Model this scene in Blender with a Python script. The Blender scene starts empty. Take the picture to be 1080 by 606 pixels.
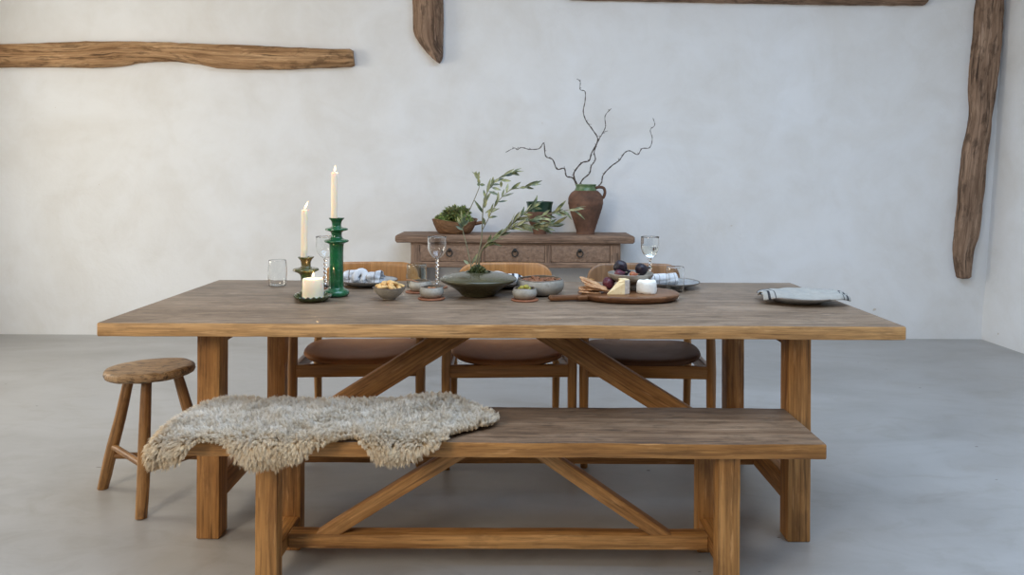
import bpy, bmesh, math, random
import numpy as np
from mathutils import Vector, Matrix, noise
PI = math.pi
scene = bpy.context.scene
COL = scene.collection
R = random.Random(7)

# ------------------------------------------------------------------ camera, light, exposure
FPX, CAMH, HOR, ROLL = 771.0, 1.243, 187.0, 0.0052
cd = bpy.data.cameras.new('camera'); cam = bpy.data.objects.new('camera', cd); COL.objects.link(cam)
cd.sensor_width = 36.0; cd.lens = FPX / 1080 * 36; cd.shift_y = -(303 - HOR) / 1080
cd.clip_start = 0.05
cam.matrix_world = Matrix.Translation((0, 0, CAMH)) @ Matrix.Rotation(PI/2, 4, 'X') @ Matrix.Rotation(ROLL, 4, 'Z')
scene.camera = cam
scene.view_settings.view_transform = 'Standard'; scene.view_settings.look = 'None'
scene.view_settings.gamma = 1.0; scene.view_settings.exposure = 0.0
scene.view_settings.use_curve_mapping = False

W = bpy.data.worlds.new('world'); scene.world = W; W.use_nodes = True
W.node_tree.nodes['Background'].inputs[0].default_value = (0.66, 0.75, 0.95, 1)
W.node_tree.nodes['Background'].inputs[1].default_value = 0.04

def area(name, loc, target, sx, sy, power, col):
    l = bpy.data.lights.new(name, 'AREA'); l.shape = 'RECTANGLE'; l.size = sx; l.size_y = sy
    l.energy = power; l.color = col
    o = bpy.data.objects.new(name, l); COL.objects.link(o); o.location = loc
    o.rotation_euler = (Vector(target) - Vector(loc)).to_track_quat('-Z', 'Z').to_euler()
    return o
area('window_daylight', (-4.85, 3.3, 2.0), (0, 3.3, 0.9), 2.4, 1.6, 108, (1.0, 0.95, 0.83))
area('front_left_fill', (-2.5, -0.7, 2.5), (0.1, 2.6, 0.5), 1.1, 1.5, 82, (1.0, 0.89, 0.74))  # unseen fill lamp, added high at front left to brighten front faces
area('skylight_daylight', (0.9, 1.9, 3.46), (0.9, 2.1, 0), 3.4, 2.9, 168, (0.56, 0.745, 1.0))

# ------------------------------------------------------------------ helpers
def at(px, py, d):
    u, w = px - 540.0, py - HOR
    c, s = math.cos(ROLL), math.sin(ROLL)
    return Vector(((u*c + w*s) / FPX * d, d, CAMH - (w*c - u*s) / FPX * d))

def tag(o, label=None, cat=None, group=None, kind=None):
    if label: o['label'] = label
    if cat: o['category'] = cat
    if group: o['group'] = group
    if kind: o['kind'] = kind
    return o

def thing(name, label, cat, loc=(0, 0, 0), rz=0.0, group=None):
    o = bpy.data.objects.new(name, None); COL.objects.link(o)
    o.empty_display_size = 0.05
    o.location = loc; o.rotation_euler = (0, 0, rz)
    return tag(o, label, cat, group)

def copy_tree(o, parent=None):
    c = o.copy(); COL.objects.link(c)
    if parent is not None: c.parent = parent
    for ch in list(o.children): copy_tree(ch, c)
    return c

class MB:
    def __init__(s): s.V = []; s.F = []; s.G = []
    def add(s, vs, fs, gc=None):
        b = len(s.V); s.V += [Vector(v) for v in vs]
        s.G += ([Vector(g) for g in gc] if gc is not None else [Vector(v) for v in vs])
        s.F += [[i + b for i in f] for f in fs]
    def loft(s, rings, gcs=None, caps=True, closed=True):
        n = len(rings[0]); vs = [v for r in rings for v in r]; fs = []
        m = n if closed else n - 1
        for i in range(len(rings) - 1):
            for j in range(m):
                k = (j + 1) % n
                fs.append([i*n + j, i*n + k, (i+1)*n + k, (i+1)*n + j])
        if caps and closed:
            fs.append(list(range(n))[::-1]); fs.append([(len(rings)-1)*n + j for j in range(n)])
        s.add(vs, fs, [g for r in gcs for g in r] if gcs else None)
    def bar(s, p0, p1, w, h, up=(0, 0, 1), r=0.004, seg=12, wob=0.0015, cut0=None, cut1=None):
        """rounded timber from p0 to p1; w across, h along 'up'; cut0/cut1 = plane z at which the end is sawn level"""
        p0, p1, up = Vector(p0), Vector(p1), Vector(up)
        ax = (p1 - p0).normalized(); side = ax.cross(up).normalized(); upn = side.cross(ax).normalized()
        L = (p1 - p0).length; off = Vector((R.uniform(0, 50), R.uniform(0, 50), R.uniform(0, 50)))
        rings, gcs = [], []
        ts = [0, r*0.7/L] + [r/L + (1 - 2*r/L) * i / seg for i in range(seg + 1)] + [1 - r*0.7/L, 1]
        for q, t in enumerate(ts):
            ins = 0.0
            if t <= 1e-6 or t >= 1 - 1e-6: ins = r*0.8
            elif q == 1 or q == len(ts) - 2: ins = r*0.25
            hw, hh = w/2 - ins, h/2 - ins; ring = []; g = []
            for (sx, sy) in ((1, 1), (-1, 1), (-1, -1), (1, -1)):
                c = [(hw, hh - r), (hw - r*0.3, hh - r*0.3), (hw - r, hh)]
                if sx * sy < 0: c = c[::-1]
                for (a, b) in c:
                    a, b = a*sx, b*sy
                    P = p0 + ax*(L*t) + side*a + upn*b
                    if wob:
                        nv = noise.noise_vector(P*3.5 + off) * wob + noise.noise_vector(P*17 + off) * wob*0.5
                        nv -= ax * nv.dot(ax); P = P + nv
                    cut = cut0 if t < 0.5 else cut1
                    if cut is not None and ((t < 0.5 and q < 2) or (t > 0.5 and q >= len(ts)-2)) and abs(ax.z) > 0.05:
                        P = P + ax * ((cut - P.z) / ax.z)
                    ring.append(P); g.append(Vector((L*t, a, b)) + off)
            rings.append(ring); gcs.append(g)
        s.loft(rings, gcs)
        return s
    def tube(s, pts, rad, n=10, flat=1.0, up=(0, 0, 1), caps=True):
        pts = [Vector(p) for p in pts]; rings, gcs = [], []; L = 0
        if not isinstance(rad, (list, tuple)): rad = [rad]*len(pts)
        off = Vector((R.uniform(0, 50), R.uniform(0, 50), R.uniform(0, 50)))
        pu = Vector(up)
        for i, p in enumerate(pts):
            a = pts[max(0, i-1)]; b = pts[min(len(pts)-1, i+1)]
            t = (b - a).normalized()
            if i: L += (p - pts[i-1]).length
            sd = t.cross(pu)
            if sd.length < 1e-3: sd = t.cross(Vector((1, 0.01, 0)))
            sd.normalize(); un = sd.cross(t).normalized(); pu = un
            ring, g = [], []
            for j in range(n):
                an = 2*PI*j/n
                ring.append(p + sd*(math.cos(an)*rad[i]) + un*(math.sin(an)*rad[i]*flat))
                g.append(Vector((L, math.cos(an)*rad[i], math.sin(an)*rad[i])) + off)
            rings.append(ring); gcs.append(g)
        s.loft(rings, gcs, caps)
        return s
    def lathe(s, prof, n=40, c=(0, 0, 0), mod=None, sx=1.0, sy=1.0, caps=True):
        c = Vector(c); rings = []
        for (r, z) in prof:
            ring = []
            for j in range(n):
                a = 2*PI*j/n; rr, zz = (r, z) if mod is None else mod(r, z, a)
                ring.append(c + Vector((math.cos(a)*rr*sx, math.sin(a)*rr*sy, zz)))
            rings.append(ring)
        s.loft(rings, None, caps)
        return s
    def blob(s, c, rx, ry, rz, n=16, m=10, nz=0.0, fr=20.0, top=None):
        c = Vector(c); rings = []
        off = Vector((R.uniform(0, 50),)*3)
        for i in range(m + 1):
            th = PI*(i + 0.02)/(m + 0.04) ; ring = []
            for j in range(n):
                a = 2*PI*j/n
                v = Vector((math.sin(th)*math.cos(a), math.sin(th)*math.sin(a), -math.cos(th)))
                k = 1.0 + (nz*noise.noise(v*fr*0.1 + off) if nz else 0)
                if top: k *= top(v)
                ring.append(c + Vector((v.x*rx*k, v.y*ry*k, v.z*rz*k)))
            rings.append(ring)
        s.loft(rings)
        return s
    def leaf(s, p, d, nrm, L, w, bend=0.25, fold=0.2):
        d = Vector(d).normalized(); nrm = Vector(nrm); sd = d.cross(nrm)
        if sd.length < 1e-3: sd = d.cross(Vector((0, 0, 1)) + Vector((.1, .2, 0)))
        sd.normalize(); nn = sd.cross(d).normalized(); vs = []
        for t, k in ((0, .08), (.2, .7), (.45, 1), (.7, .75), (.9, .3), (1, .03)):
            q = Vector(p) + d*(L*t) - nn*(bend*L*t*t)
            vs += [q - sd*(w*k/2) + nn*(fold*w*k/2), q, q + sd*(w*k/2) + nn*(fold*w*k/2)]
        fs = []
        for i in range(5):
            for j in range(2): fs.append([i*3+j, i*3+j+1, i*3+j+4, i*3+j+3])
        s.add(vs, fs)
        return s
    def build(s, name, mat, parent=None, loc=None, smooth=True, ang=40, sub=0, recalc=True):
        me = bpy.data.meshes.new(name)
        me.from_pydata([tuple(v) for v in s.V], [], s.F)
        at_ = me.attributes.new('gc', 'FLOAT_VECTOR', 'POINT')
        at_.data.foreach_set('vector', np.array([tuple(g) for g in s.G], dtype=np.float32).ravel())
        if recalc:
            bm = bmesh.new(); bm.from_mesh(me); bmesh.ops.recalc_face_normals(bm, faces=bm.faces); bm.to_mesh(me); bm.free()
        if smooth:
            me.polygons.foreach_set('use_smooth', [True]*len(me.polygons))
            if ang < 180: me.set_sharp_from_angle(angle=math.radians(ang))
        me.materials.append(mat)
        o = bpy.data.objects.new(name, me); COL.objects.link(o)
        if parent is not None: o.parent = parent
        if loc is not None: o.location = loc
        if sub:
            m = o.modifiers.new('subsurf', 'SUBSURF'); m.levels = m.render_levels = sub
        return o

def rim_shell(prof, th):
    """closed profile (outer then inner) for a thin-walled vessel; prof is the outer wall from bottom to rim"""
    inner = []
    for i in range(len(prof) - 1, 0, -1):
        r, z = prof[i]
        inner.append((max(r - th, 0.001), z if i == len(prof)-1 else max(z, prof[0][1] + th)))
    r, z = prof[-1]
    return [(0.0005, prof[0][1])] + prof + [(r - th*0.5, z + th*0.35)] + inner + [(0.0005, prof[0][1] + th)]

def catmull(pts, n=8):
    pts = [Vector(p) for p in pts]; out = []
    for i in range(len(pts) - 1):
        p0 = pts[max(i-1, 0)]; p1 = pts[i]; p2 = pts[i+1]; p3 = pts[min(i+2, len(pts)-1)]
        for k in range(n):
            t = k/n
            out.append(0.5*((2*p1) + (p2-p0)*t + (2*p0-5*p1+4*p2-p3)*t*t + (3*p1-p0-3*p2+p3)*t**3))
    out.append(pts[-1])
    return out
def cprof(pts, n=5):
    return [(max(v.x, 0.0005), v.y) for v in catmull([(a, b, 0) for a, b in pts], n)]

# ------------------------------------------------------------------ materials
def newmat(name):
    m = bpy.data.materials.new(name); m.use_nodes = True
    nt = m.node_tree; b = nt.nodes['Principled BSDF']
    return m, nt, b
def N(nt, t, **kw):
    n = nt.nodes.new(t)
    for k, v in kw.items():
        if k.startswith('i_'):
            key = k[2:]; n.inputs[int(key) if key.isdigit() else key].default_value = v
        else: setattr(n, k, v)
    return n
def L(nt, a, b): nt.links.new(a, b)
def ramp(nt, stops, interp='LINEAR'):
    r = nt.nodes.new('ShaderNodeValToRGB'); e = r.color_ramp.elements; r.color_ramp.interpolation = interp
    while len(e) < len(stops): e.new(0.5)
    for el, (p, c) in zip(e, stops):
        el.position = p; el.color = (*c, 1) if len(c) == 3 else c
    return r
def mixc(nt, fac, a, b, mode='MIX'):
    m = nt.nodes.new('ShaderNodeMix'); m.data_type = 'RGBA'; m.blend_type = mode
    for sock, v in ((m.inputs[0], fac), (m.inputs[6], a), (m.inputs[7], b)):
        if hasattr(v, 'is_linked'): nt.links.new(v, sock)
        elif isinstance(v, (int, float)): sock.default_value = v
        else: sock.default_value = (*v, 1) if len(v) == 3 else v
    return m.outputs[2]

def wood(name, light, mid, dark, sc=1.0, rough=0.5, grain=1.0, crack=0.5, bump=0.25, seams=None, knots=0.0, spec=0.4):
    m, nt, b = newmat(name)
    a = N(nt, 'ShaderNodeAttribute', attribute_name='gc')
    def mp(s):
        q = N(nt, 'ShaderNodeMapping'); q.inputs['Scale'].default_value = s; L(nt, a.outputs['Vector'], q.inputs[0]); return q.outputs[0]
    n1 = N(nt, 'ShaderNodeTexNoise', i_Scale=1.0, i_Detail=5.0, i_Roughness=0.6, i_Distortion=0.6)
    L(nt, mp((1.6*sc, 16*sc, 16*sc)), n1.inputs['Vector'])
    n2 = N(nt, 'ShaderNodeTexNoise', i_Scale=1.0, i_Detail=4.0, i_Roughness=0.7)
    L(nt, mp((5*sc, 130*sc, 130*sc)), n2.inputs['Vector'])
    n3 = N(nt, 'ShaderNodeTexNoise', i_Scale=1.0, i_Detail=3.0, i_Roughness=0.5)
    L(nt, mp((2.2*sc, 3.2*sc, 3.2*sc)), n3.inputs['Vector'])
    r1 = ramp(nt, [(0.28, dark), (0.47, mid), (0.68, light)]); L(nt, n1.outputs[0], r1.inputs[0])
    r2 = ramp(nt, [(0.30, (0.34, 0.31, 0.29)), (0.55, (1, 1, 1)), (0.8, (1.22, 1.2, 1.17))]); L(nt, n2.outputs[0], r2.inputs[0])
    c = mixc(nt, 0.75*grain, r1.outputs[0], r2.outputs[0], 'MULTIPLY')
    r3 = ramp(nt, [(0.3, (0.72, 0.70, 0.68)), (0.65, (1.1, 1.1, 1.1))]); L(nt, n3.outputs[0], r3.inputs[0])
    c = mixc(nt, 0.8, c, r3.outputs[0], 'MULTIPLY')
    wv = N(nt, 'ShaderNodeTexWave', wave_type='RINGS', rings_direction='X', i_Scale=1.0, i_Distortion=3.5, i_Detail=2.0); wv.inputs['Detail Scale'].default_value = 1.3
    L(nt, mp((1.0*sc, 13*sc, 13*sc)), wv.inputs['Vector'])
    rw = ramp(nt, [(0.0, (0.74, 0.70, 0.66)), (0.35, (1, 1, 1)), (1.0, (1.06, 1.06, 1.05))]); L(nt, wv.outputs[0], rw.inputs[0])
    c = mixc(nt, 0.65*grain, c, rw.outputs[0], 'MULTIPLY')
    # dark fissures that run with the grain
    n4 = N(nt, 'ShaderNodeTexNoise', i_Scale=1.0, i_Detail=2.0, i_Roughness=0.5)
    L(nt, mp((2.8*sc, 60*sc, 60*sc)), n4.inputs['Vector'])
    r4 = ramp(nt, [(0.30, (1, 1, 1)), (0.36, (0, 0, 0))]); L(nt, n4.outputs[0], r4.inputs[0])
    f = N(nt, 'ShaderNodeMath', operation='MULTIPLY', i_1=crack); L(nt, r4.outputs[0], f.inputs[0])
    c = mixc(nt, f.outputs[0], c, tuple(x*0.3 for x in dark))
    if knots:
        v = N(nt, 'ShaderNodeTexNoise', i_Scale=1.0, i_Detail=4.0, i_Roughness=0.65); L(nt, mp((9*sc, 22*sc, 22*sc)), v.inputs['Vector'])
        rv = ramp(nt, [(0.52, (0, 0, 0)), (0.64, (1, 1, 1))]); L(nt, v.outputs[0], rv.inputs[0])
        k = N(nt, 'ShaderNodeMath', operation='MULTIPLY', i_1=knots); L(nt, rv.outputs[0], k.inputs[0])
        c = mixc(nt, k.outputs[0], c, tuple(x*0.35 for x in dark))
    n5 = N(nt, 'ShaderNodeTexNoise', i_Scale=1.0, i_Detail=3.0, i_Roughness=0.6)
    L(nt, mp((7*sc, 70*sc, 70*sc)), n5.inputs['Vector'])
    r5 = ramp(nt, [(0.60, (0, 0, 0)), (0.72, (1, 1, 1))]); L(nt, n5.outputs[0], r5.inputs[0])
    f5 = N(nt, 'ShaderNodeMath', operation='MULTIPLY', i_1=0.55*grain); L(nt, r5.outputs[0], f5.inputs[0])
    c = mixc(nt, f5.outputs[0], c, tuple(min(.85, x*1.25 + .04) for x in light))
    hsum = N(nt, 'ShaderNodeMath', operation='MULTIPLY_ADD', i_1=0.6); L(nt, n2.outputs[0], hsum.inputs[0]); L(nt, n1.outputs[0], hsum.inputs[2])
    hs = N(nt, 'ShaderNodeMath', operation='SUBTRACT'); L(nt, hsum.outputs[0], hs.inputs[0]); L(nt, f.outputs[0], hs.inputs[1])
    bp = N(nt, 'ShaderNodeBump', i_Strength=bump, i_Distance=0.004); L(nt, hs.outputs[0], bp.inputs['Height'])
    L(nt, bp.outputs[0], b.inputs['Normal'])
    L(nt, c, b.inputs['Base Color']); b.inputs['Roughness'].default_value = rough
    b.inputs['Specular IOR Level'].default_value = spec
    return m

def mottled(name, c1, c2, scale=8.0, rough=0.6, bump=0.1, bscale=None, c3=None, dist=0.005, spec=0.4, detail=5.0, lo=0.35, hi=0.65, coat=0.0):
    m, nt, b = newmat(name)
    tc = N(nt, 'ShaderNodeTexCoord')
    n1 = N(nt, 'ShaderNodeTexNoise', i_Scale=scale, i_Detail=detail, i_Roughness=0.6); L(nt, tc.outputs['Object'], n1.inputs['Vector'])
    r = ramp(nt, [(lo, c1), (hi, c2)]); L(nt, n1.outputs[0], r.inputs[0]); c = r.outputs[0]
    if c3:
        n2 = N(nt, 'ShaderNodeTexNoise', i_Scale=scale*3.7, i_Detail=4.0, i_Roughness=0.7); L(nt, tc.outputs['Object'], n2.inputs['Vector'])
        r2 = ramp(nt, [(0.55, (0, 0, 0)), (0.68, (1, 1, 1))]); L(nt, n2.outputs[0], r2.inputs[0])
        c = mixc(nt, r2.outputs[0], c, c3)
    L(nt, c, b.inputs['Base Color'])
    if bump:
        n3 = N(nt, 'ShaderNodeTexNoise', i_Scale=bscale or scale*4, i_Detail=4.0); L(nt, tc.outputs['Object'], n3.inputs['Vector'])
        bp = N(nt, 'ShaderNodeBump', i_Strength=bump, i_Distance=dist); L(nt, n3.outputs[0], bp.inputs['Height']); L(nt, bp.outputs[0], b.inputs['Normal'])
    b.inputs['Roughness'].default_value = rough; b.inputs['Specular IOR Level'].default_value = spec
    b.inputs['Coat Weight'].default_value = coat
    return m

def glass(name, tint=(1, 1, 1), rough=0.0, ior=1.45):
    m, nt, b = newmat(name)
    b.inputs['Base Color'].default_value = (*tint, 1); b.inputs['Roughness'].default_value = rough
    b.inputs['IOR'].default_value = ior; b.inputs['Transmission Weight'].default_value = 1.0
    return m

def plaster():
    m, nt, b = newmat('plaster')
    g = N(nt, 'ShaderNodeNewGeometry'); P = g.outputs['Position']
    def ns(s, d, rg, dst=0.0):
        n = N(nt, 'ShaderNodeTexNoise', i_Scale=s, i_Detail=d, i_Roughness=rg, i_Distortion=dst); L(nt, P, n.inputs['Vector']); return n.outputs[0]
    a = ns(0.9, 6, 0.62, 0.8); f = ns(3.2, 6, 0.6, 0.5); h = ns(26, 5, 0.6)
    r = ramp(nt, [(0.33, (0.735, 0.715, 0.685)), (0.52, (0.775, 0.766, 0.752)), (0.70, (0.800, 0.800, 0.800))]); L(nt, a, r.inputs[0])
    r2 = ramp(nt, [(0.30, (0.90, 0.88, 0.85)), (0.55, (1, 1, 1)), (0.75, (1.03, 1.03, 1.03))]); L(nt, f, r2.inputs[0])
    c = mixc(nt, 0.55, r.outputs[0], r2.outputs[0], 'MULTIPLY')
    sp = ns(11, 2, 0.5); r3 = ramp(nt, [(0.79, (0, 0, 0)), (0.81, (1, 1, 1))]); L(nt, sp, r3.inputs[0])
    c = mixc(nt, r3.outputs[0], c, (0.60, 0.54, 0.46))
    L(nt, c, b.inputs['Base Color']); b.inputs['Roughness'].default_value = 0.85; b.inputs['Specular IOR Level'].default_value = 0.15
    hh = N(nt, 'ShaderNodeMath', operation='MULTIPLY_ADD', i_1=0.15); L(nt, h, hh.inputs[0]); L(nt, f, hh.inputs[2])
    bp = N(nt, 'ShaderNodeBump', i_Strength=0.35, i_Distance=0.02); L(nt, hh.outputs[0], bp.inputs['Height']); L(nt, bp.outputs[0], b.inputs['Normal'])
    return m
def concrete():
    m, nt, b = newmat('polished_concrete')
    g = N(nt, 'ShaderNodeNewGeometry'); P = g.outputs['Position']
    mp = N(nt, 'ShaderNodeMapping'); mp.inputs['Scale'].default_value = (0.8, 1.5, 1); L(nt, P, mp.inputs[0])
    def ns(s, d, rg, dst=0.0):
        n = N(nt, 'ShaderNodeTexNoise', i_Scale=s, i_Detail=d, i_Roughness=rg, i_Distortion=dst); L(nt, mp.outputs[0], n.inputs['Vector']); return n.outputs[0]
    a = ns(1.1, 7, 0.62, 0.7); f = ns(4.5, 6, 0.65, 1.0)
    r = ramp(nt, [(0.30, (0.322, 0.308, 0.290)), (0.50, (0.378, 0.366, 0.350)), (0.70, (0.420, 0.411, 0.399))]); L(nt, a, r.inputs[0])
    r2 = ramp(nt, [(0.28, (0.78, 0.75, 0.70)), (0.5, (1, 1, 1)), (0.72, (1.06, 1.06, 1.06))]); L(nt, f, r2.inputs[0])
    c = mixc(nt, 0.65, r.outputs[0], r2.outputs[0], 'MULTIPLY')
    sp = ns(14, 2, 0.5); r3 = ramp(nt, [(0.765, (0, 0, 0)), (0.78, (1, 1, 1))]); L(nt, sp, r3.inputs[0])
    c = mixc(nt, r3.outputs[0], c, (0.13, 0.11, 0.09))
    L(nt, c, b.inputs['Base Color'])
    rr = ramp(nt, [(0.3, (0.34,)*3), (0.7, (0.46,)*3)]); L(nt, f, rr.inputs[0]); L(nt, rr.outputs[0], b.inputs['Roughness'])
    b.inputs['Specular IOR Level'].default_value = 0.5
    bp = N(nt, 'ShaderNodeBump', i_Strength=0.10, i_Distance=0.01); L(nt, f, bp.inputs['Height']); L(nt, bp.outputs[0], b.inputs['Normal'])
    return m

M = {}
M['plaster'] = plaster(); M['concrete'] = concrete()
M['elm'] = wood('reclaimed_elm', (0.53, 0.265, 0.085), (0.42, 0.195, 0.055), (0.24, 0.098, 0.026), crack=0.55, knots=0.25, rough=0.55)
M['elm_top'] = wood('worn_elm_top', (0.31, 0.225, 0.155), (0.24, 0.165, 0.108), (0.15, 0.10, 0.062), sc=1.5, crack=0.7, knots=0.4, rough=0.45, spec=0.45)
M['bench_worn'] = wood('worn_bench_top', (0.245, 0.160, 0.098), (0.19, 0.115, 0.066), (0.115, 0.066, 0.036), sc=1.5, crack=0.8, knots=0.4, rough=0.5, spec=0.35)
M['elm_edge'] = wood('honey_elm_edge', (0.68, 0.40, 0.175), (0.56, 0.315, 0.125), (0.33, 0.16, 0.056), crack=0.5, knots=0.25, rough=0.55)
M['elm_bench'] = wood('bench_elm', (0.58, 0.30, 0.10), (0.46, 0.22, 0.064), (0.27, 0.112, 0.030), crack=0.5, knots=0.25, rough=0.55)
M['oak'] = wood('oiled_oak', (0.50, 0.26, 0.085), (0.40, 0.19, 0.055), (0.28, 0.125, 0.035), crack=0.15, rough=0.38, bump=0.08, grain=0.6)
M['oak_back'] = wood('bent_oak_back', (0.50, 0.245, 0.085), (0.42, 0.195, 0.062), (0.33, 0.14, 0.04), crack=0.1, rough=0.36, bump=0.06, grain=0.5)
M['dark_back'] = wood('dark_oak_back', (0.34, 0.19, 0.095), (0.27, 0.145, 0.07), (0.19, 0.095, 0.042), crack=0.1, rough=0.36, bump=0.06, grain=0.5)
M['tan_leather'] = mottled('tan_leather', (0.29, 0.120, 0.045), (0.37, 0.165, 0.065), 7, 0.55, 0.12, 160, spec=0.15)
M['dark_leather'] = mottled('dark_leather', (0.105, 0.052, 0.030), (0.15, 0.080, 0.048), 7, 0.55, 0.12, 160, spec=0.12)
M['old_beam'] = wood('old_beam', (0.58, 0.37, 0.20), (0.44, 0.255, 0.125), (0.21, 0.105, 0.046), sc=0.8, crack=0.9, knots=0.6, bump=0.7, rough=0.75, spec=0.2)
M['dark_beam'] = wood('dark_beam', (0.40, 0.27, 0.185), (0.29, 0.185, 0.122), (0.14, 0.085, 0.055), sc=0.8, crack=0.9, knots=0.6, bump=0.7, rough=0.75, spec=0.2)
M['stool_wood'] = wood('stool_wood', (0.44, 0.235, 0.085), (0.33, 0.16, 0.052), (0.17, 0.07, 0.022), crack=0.7, knots=0.4, rough=0.45)
M['stool_seat'] = wood('stool_seat_wood', (0.50, 0.33, 0.175), (0.38, 0.235, 0.115), (0.20, 0.115, 0.055), sc=2.6, crack=0.9, knots=1.0, rough=0.5)
M['sideboard'] = wood('sideboard_wood', (0.33, 0.215, 0.145), (0.26, 0.160, 0.104), (0.16, 0.095, 0.062), crack=0.5, knots=0.4, rough=0.65, bump=0.5)
M['carved'] = mottled('carved_drawer_wood', (0.19, 0.115, 0.075), (0.30, 0.19, 0.125), 34, 0.65, 1.0, 55, dist=0.008)
M['iron'] = mottled('black_iron', (0.02, 0.018, 0.016), (0.05, 0.04, 0.032), 30, 0.5, 0.1)
M['board'] = wood('acacia_board', (0.25, 0.115, 0.048), (0.17, 0.072, 0.028), (0.085, 0.034, 0.014), crack=0.2, rough=0.4, bump=0.08)
M['spoonwood'] = wood('spoon_wood', (0.45, 0.20, 0.08), (0.36, 0.15, 0.055), (0.25, 0.1, 0.035), crack=0.1, rough=0.5, bump=0.05)
M['bowlwood'] = wood('carved_bowl_wood', (0.30, 0.165, 0.085), (0.22, 0.115, 0.055), (0.12, 0.058, 0.028), crack=0.5, rough=0.6, bump=0.4)
M['cork'] = mottled('rust_leather', (0.22, 0.075, 0.032), (0.30, 0.115, 0.055), 40, 0.6, 0.2)
M['green'] = mottled('green_glaze', (0.006, 0.062, 0.022), (0.014, 0.125, 0.048), 14, 0.16, 0.08, 30, c3=(0.035, 0.13, 0.075), coat=0.4)
M['olive'] = mottled('olive_brown_glaze', (0.030, 0.060, 0.022), (0.12, 0.075, 0.024), 16, 0.18, 0.08, 30, c3=(0.10, 0.15, 0.075), coat=0.4)
M['darkgreen'] = mottled('dark_green_glaze', (0.022, 0.036, 0.012), (0.060, 0.075, 0.028), 30, 0.2, 0.1, coat=0.3)
M['vase'] = mottled('moss_green_glaze', (0.042, 0.038, 0.018), (0.075, 0.068, 0.035), 9, 0.26, 0.05, 50, c3=(0.06, 0.05, 0.025), coat=0.3)
M['stone'] = mottled('grey_stoneware', (0.29, 0.265, 0.220), (0.38, 0.35, 0.300), 30, 0.5, 0.05, 120, c3=(0.24, 0.205, 0.155))
M['greige'] = mottled('taupe_stoneware', (0.24, 0.205, 0.165), (0.32, 0.28, 0.235), 30, 0.5, 0.05, 120)
M['plate'] = mottled('speckled_plate', (0.26, 0.26, 0.26), (0.36, 0.36, 0.355), 40, 0.4, 0.05, 100, c3=(0.16, 0.15, 0.14))
M['rimdark'] = mottled('bare_clay_rim', (0.10, 0.075, 0.055), (0.15, 0.11, 0.08), 40, 0.7, 0.05)
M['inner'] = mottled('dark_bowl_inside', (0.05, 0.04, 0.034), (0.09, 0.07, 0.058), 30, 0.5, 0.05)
M['terracotta'] = mottled('old_terracotta', (0.085, 0.042, 0.026), (0.19, 0.092, 0.055), 9, 0.75, 0.3, 45, c3=(0.10, 0.055, 0.038))
M['potgreen'] = mottled('worn_green_glaze', (0.006, 0.026, 0.014), (0.014, 0.055, 0.028), 22, 0.3, 0.1, coat=0.3)
M['neckgreen'] = mottled('pale_green_glaze', (0.06, 0.13, 0.035), (0.19, 0.25, 0.14), 30, 0.35, 0.1, coat=0.2)
M['glass'] = glass('clear_glass', (0.98, 0.99, 0.99)); M['smoke_glass'] = glass('smoke_glass', (0.86, 0.92, 0.91))
M['wine'] = glass('white_wine', (0.96, 0.97, 0.92), 0.0, 1.34)
def waxm():
    m, nt, b = newmat('candle_wax'); b.inputs['Base Color'].default_value = (0.84, 0.73, 0.55, 1)
    b.inputs['Roughness'].default_value = 0.45; b.inputs['Subsurface Weight'].default_value = 0.6
    b.inputs['Subsurface Radius'].default_value = (0.03, 0.017, 0.008); b.inputs['Subsurface Scale'].default_value = 0.6
    return m
M['wax'] = waxm()
def flame():
    m, nt, b = newmat('candle_flame'); b.inputs['Base Color'].default_value = (0, 0, 0, 1)
    tc = N(nt, 'ShaderNodeTexCoord'); sp = N(nt, 'ShaderNodeSeparateXYZ'); L(nt, tc.outputs['Generated'], sp.inputs[0])
    r = ramp(nt, [(0.0, (0.25, 0.16, 0.35)), (0.2, (1.0, 0.62, 0.26)), (0.5, (1.0, 0.80, 0.46)), (1.0, (1.0, 0.55, 0.18))]); L(nt, sp.outputs[2], r.inputs[0])
    L(nt, r.outputs[0], b.inputs['Emission Color']); b.inputs['Emission Strength'].default_value = 5.0
    return m
M['flame'] = flame()
M['wick'] = mottled('burnt_wick', (0.02, 0.015, 0.012), (0.04, 0.03, 0.02), 60, 0.9, 0)
M['branch'] = mottled('dry_branch', (0.060, 0.045, 0.036), (0.11, 0.085, 0.068), 40, 0.8, 0.2)
M['olivestem'] = mottled('olive_stem', (0.15, 0.145, 0.085), (0.24, 0.215, 0.13), 40, 0.7, 0.1)
def leafm(name, a, b2, c, back=(0.30, 0.32, 0.18)):
    m, nt, b = newmat(name)
    tc = N(nt, 'ShaderNodeTexCoord'); n = N(nt, 'ShaderNodeTexNoise', i_Scale=38.0, i_Detail=2.0); L(nt, tc.outputs['Object'], n.inputs['Vector'])
    r = ramp(nt, [(0.32, a), (0.5, b2), (0.68, c)]); L(nt, n.outputs[0], r.inputs[0])
    g = N(nt, 'ShaderNodeNewGeometry')
    c2 = mixc(nt, g.outputs['Backfacing'], r.outputs[0], back)
    L(nt, c2, b.inputs['Base Color']); b.inputs['Roughness'].default_value = 0.45
    return m
M['oliveleaf'] = leafm('olive_leaf', (0.035, 0.055, 0.026), (0.12, 0.135, 0.055), (0.32, 0.30, 0.12))
M['moss'] = leafm('moss_leaf', (0.025, 0.045, 0.012), (0.060, 0.085, 0.020), (0.13, 0.12, 0.035))
M['greens'] = leafm('fresh_greens', (0.10, 0.17, 0.04), (0.22, 0.32, 0.08), (0.38, 0.38, 0.10))
M['darkgreens'] = leafm('dark_greens', (0.035, 0.07, 0.022), (0.16, 0.21, 0.06), (0.36, 0.34, 0.10))
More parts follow.
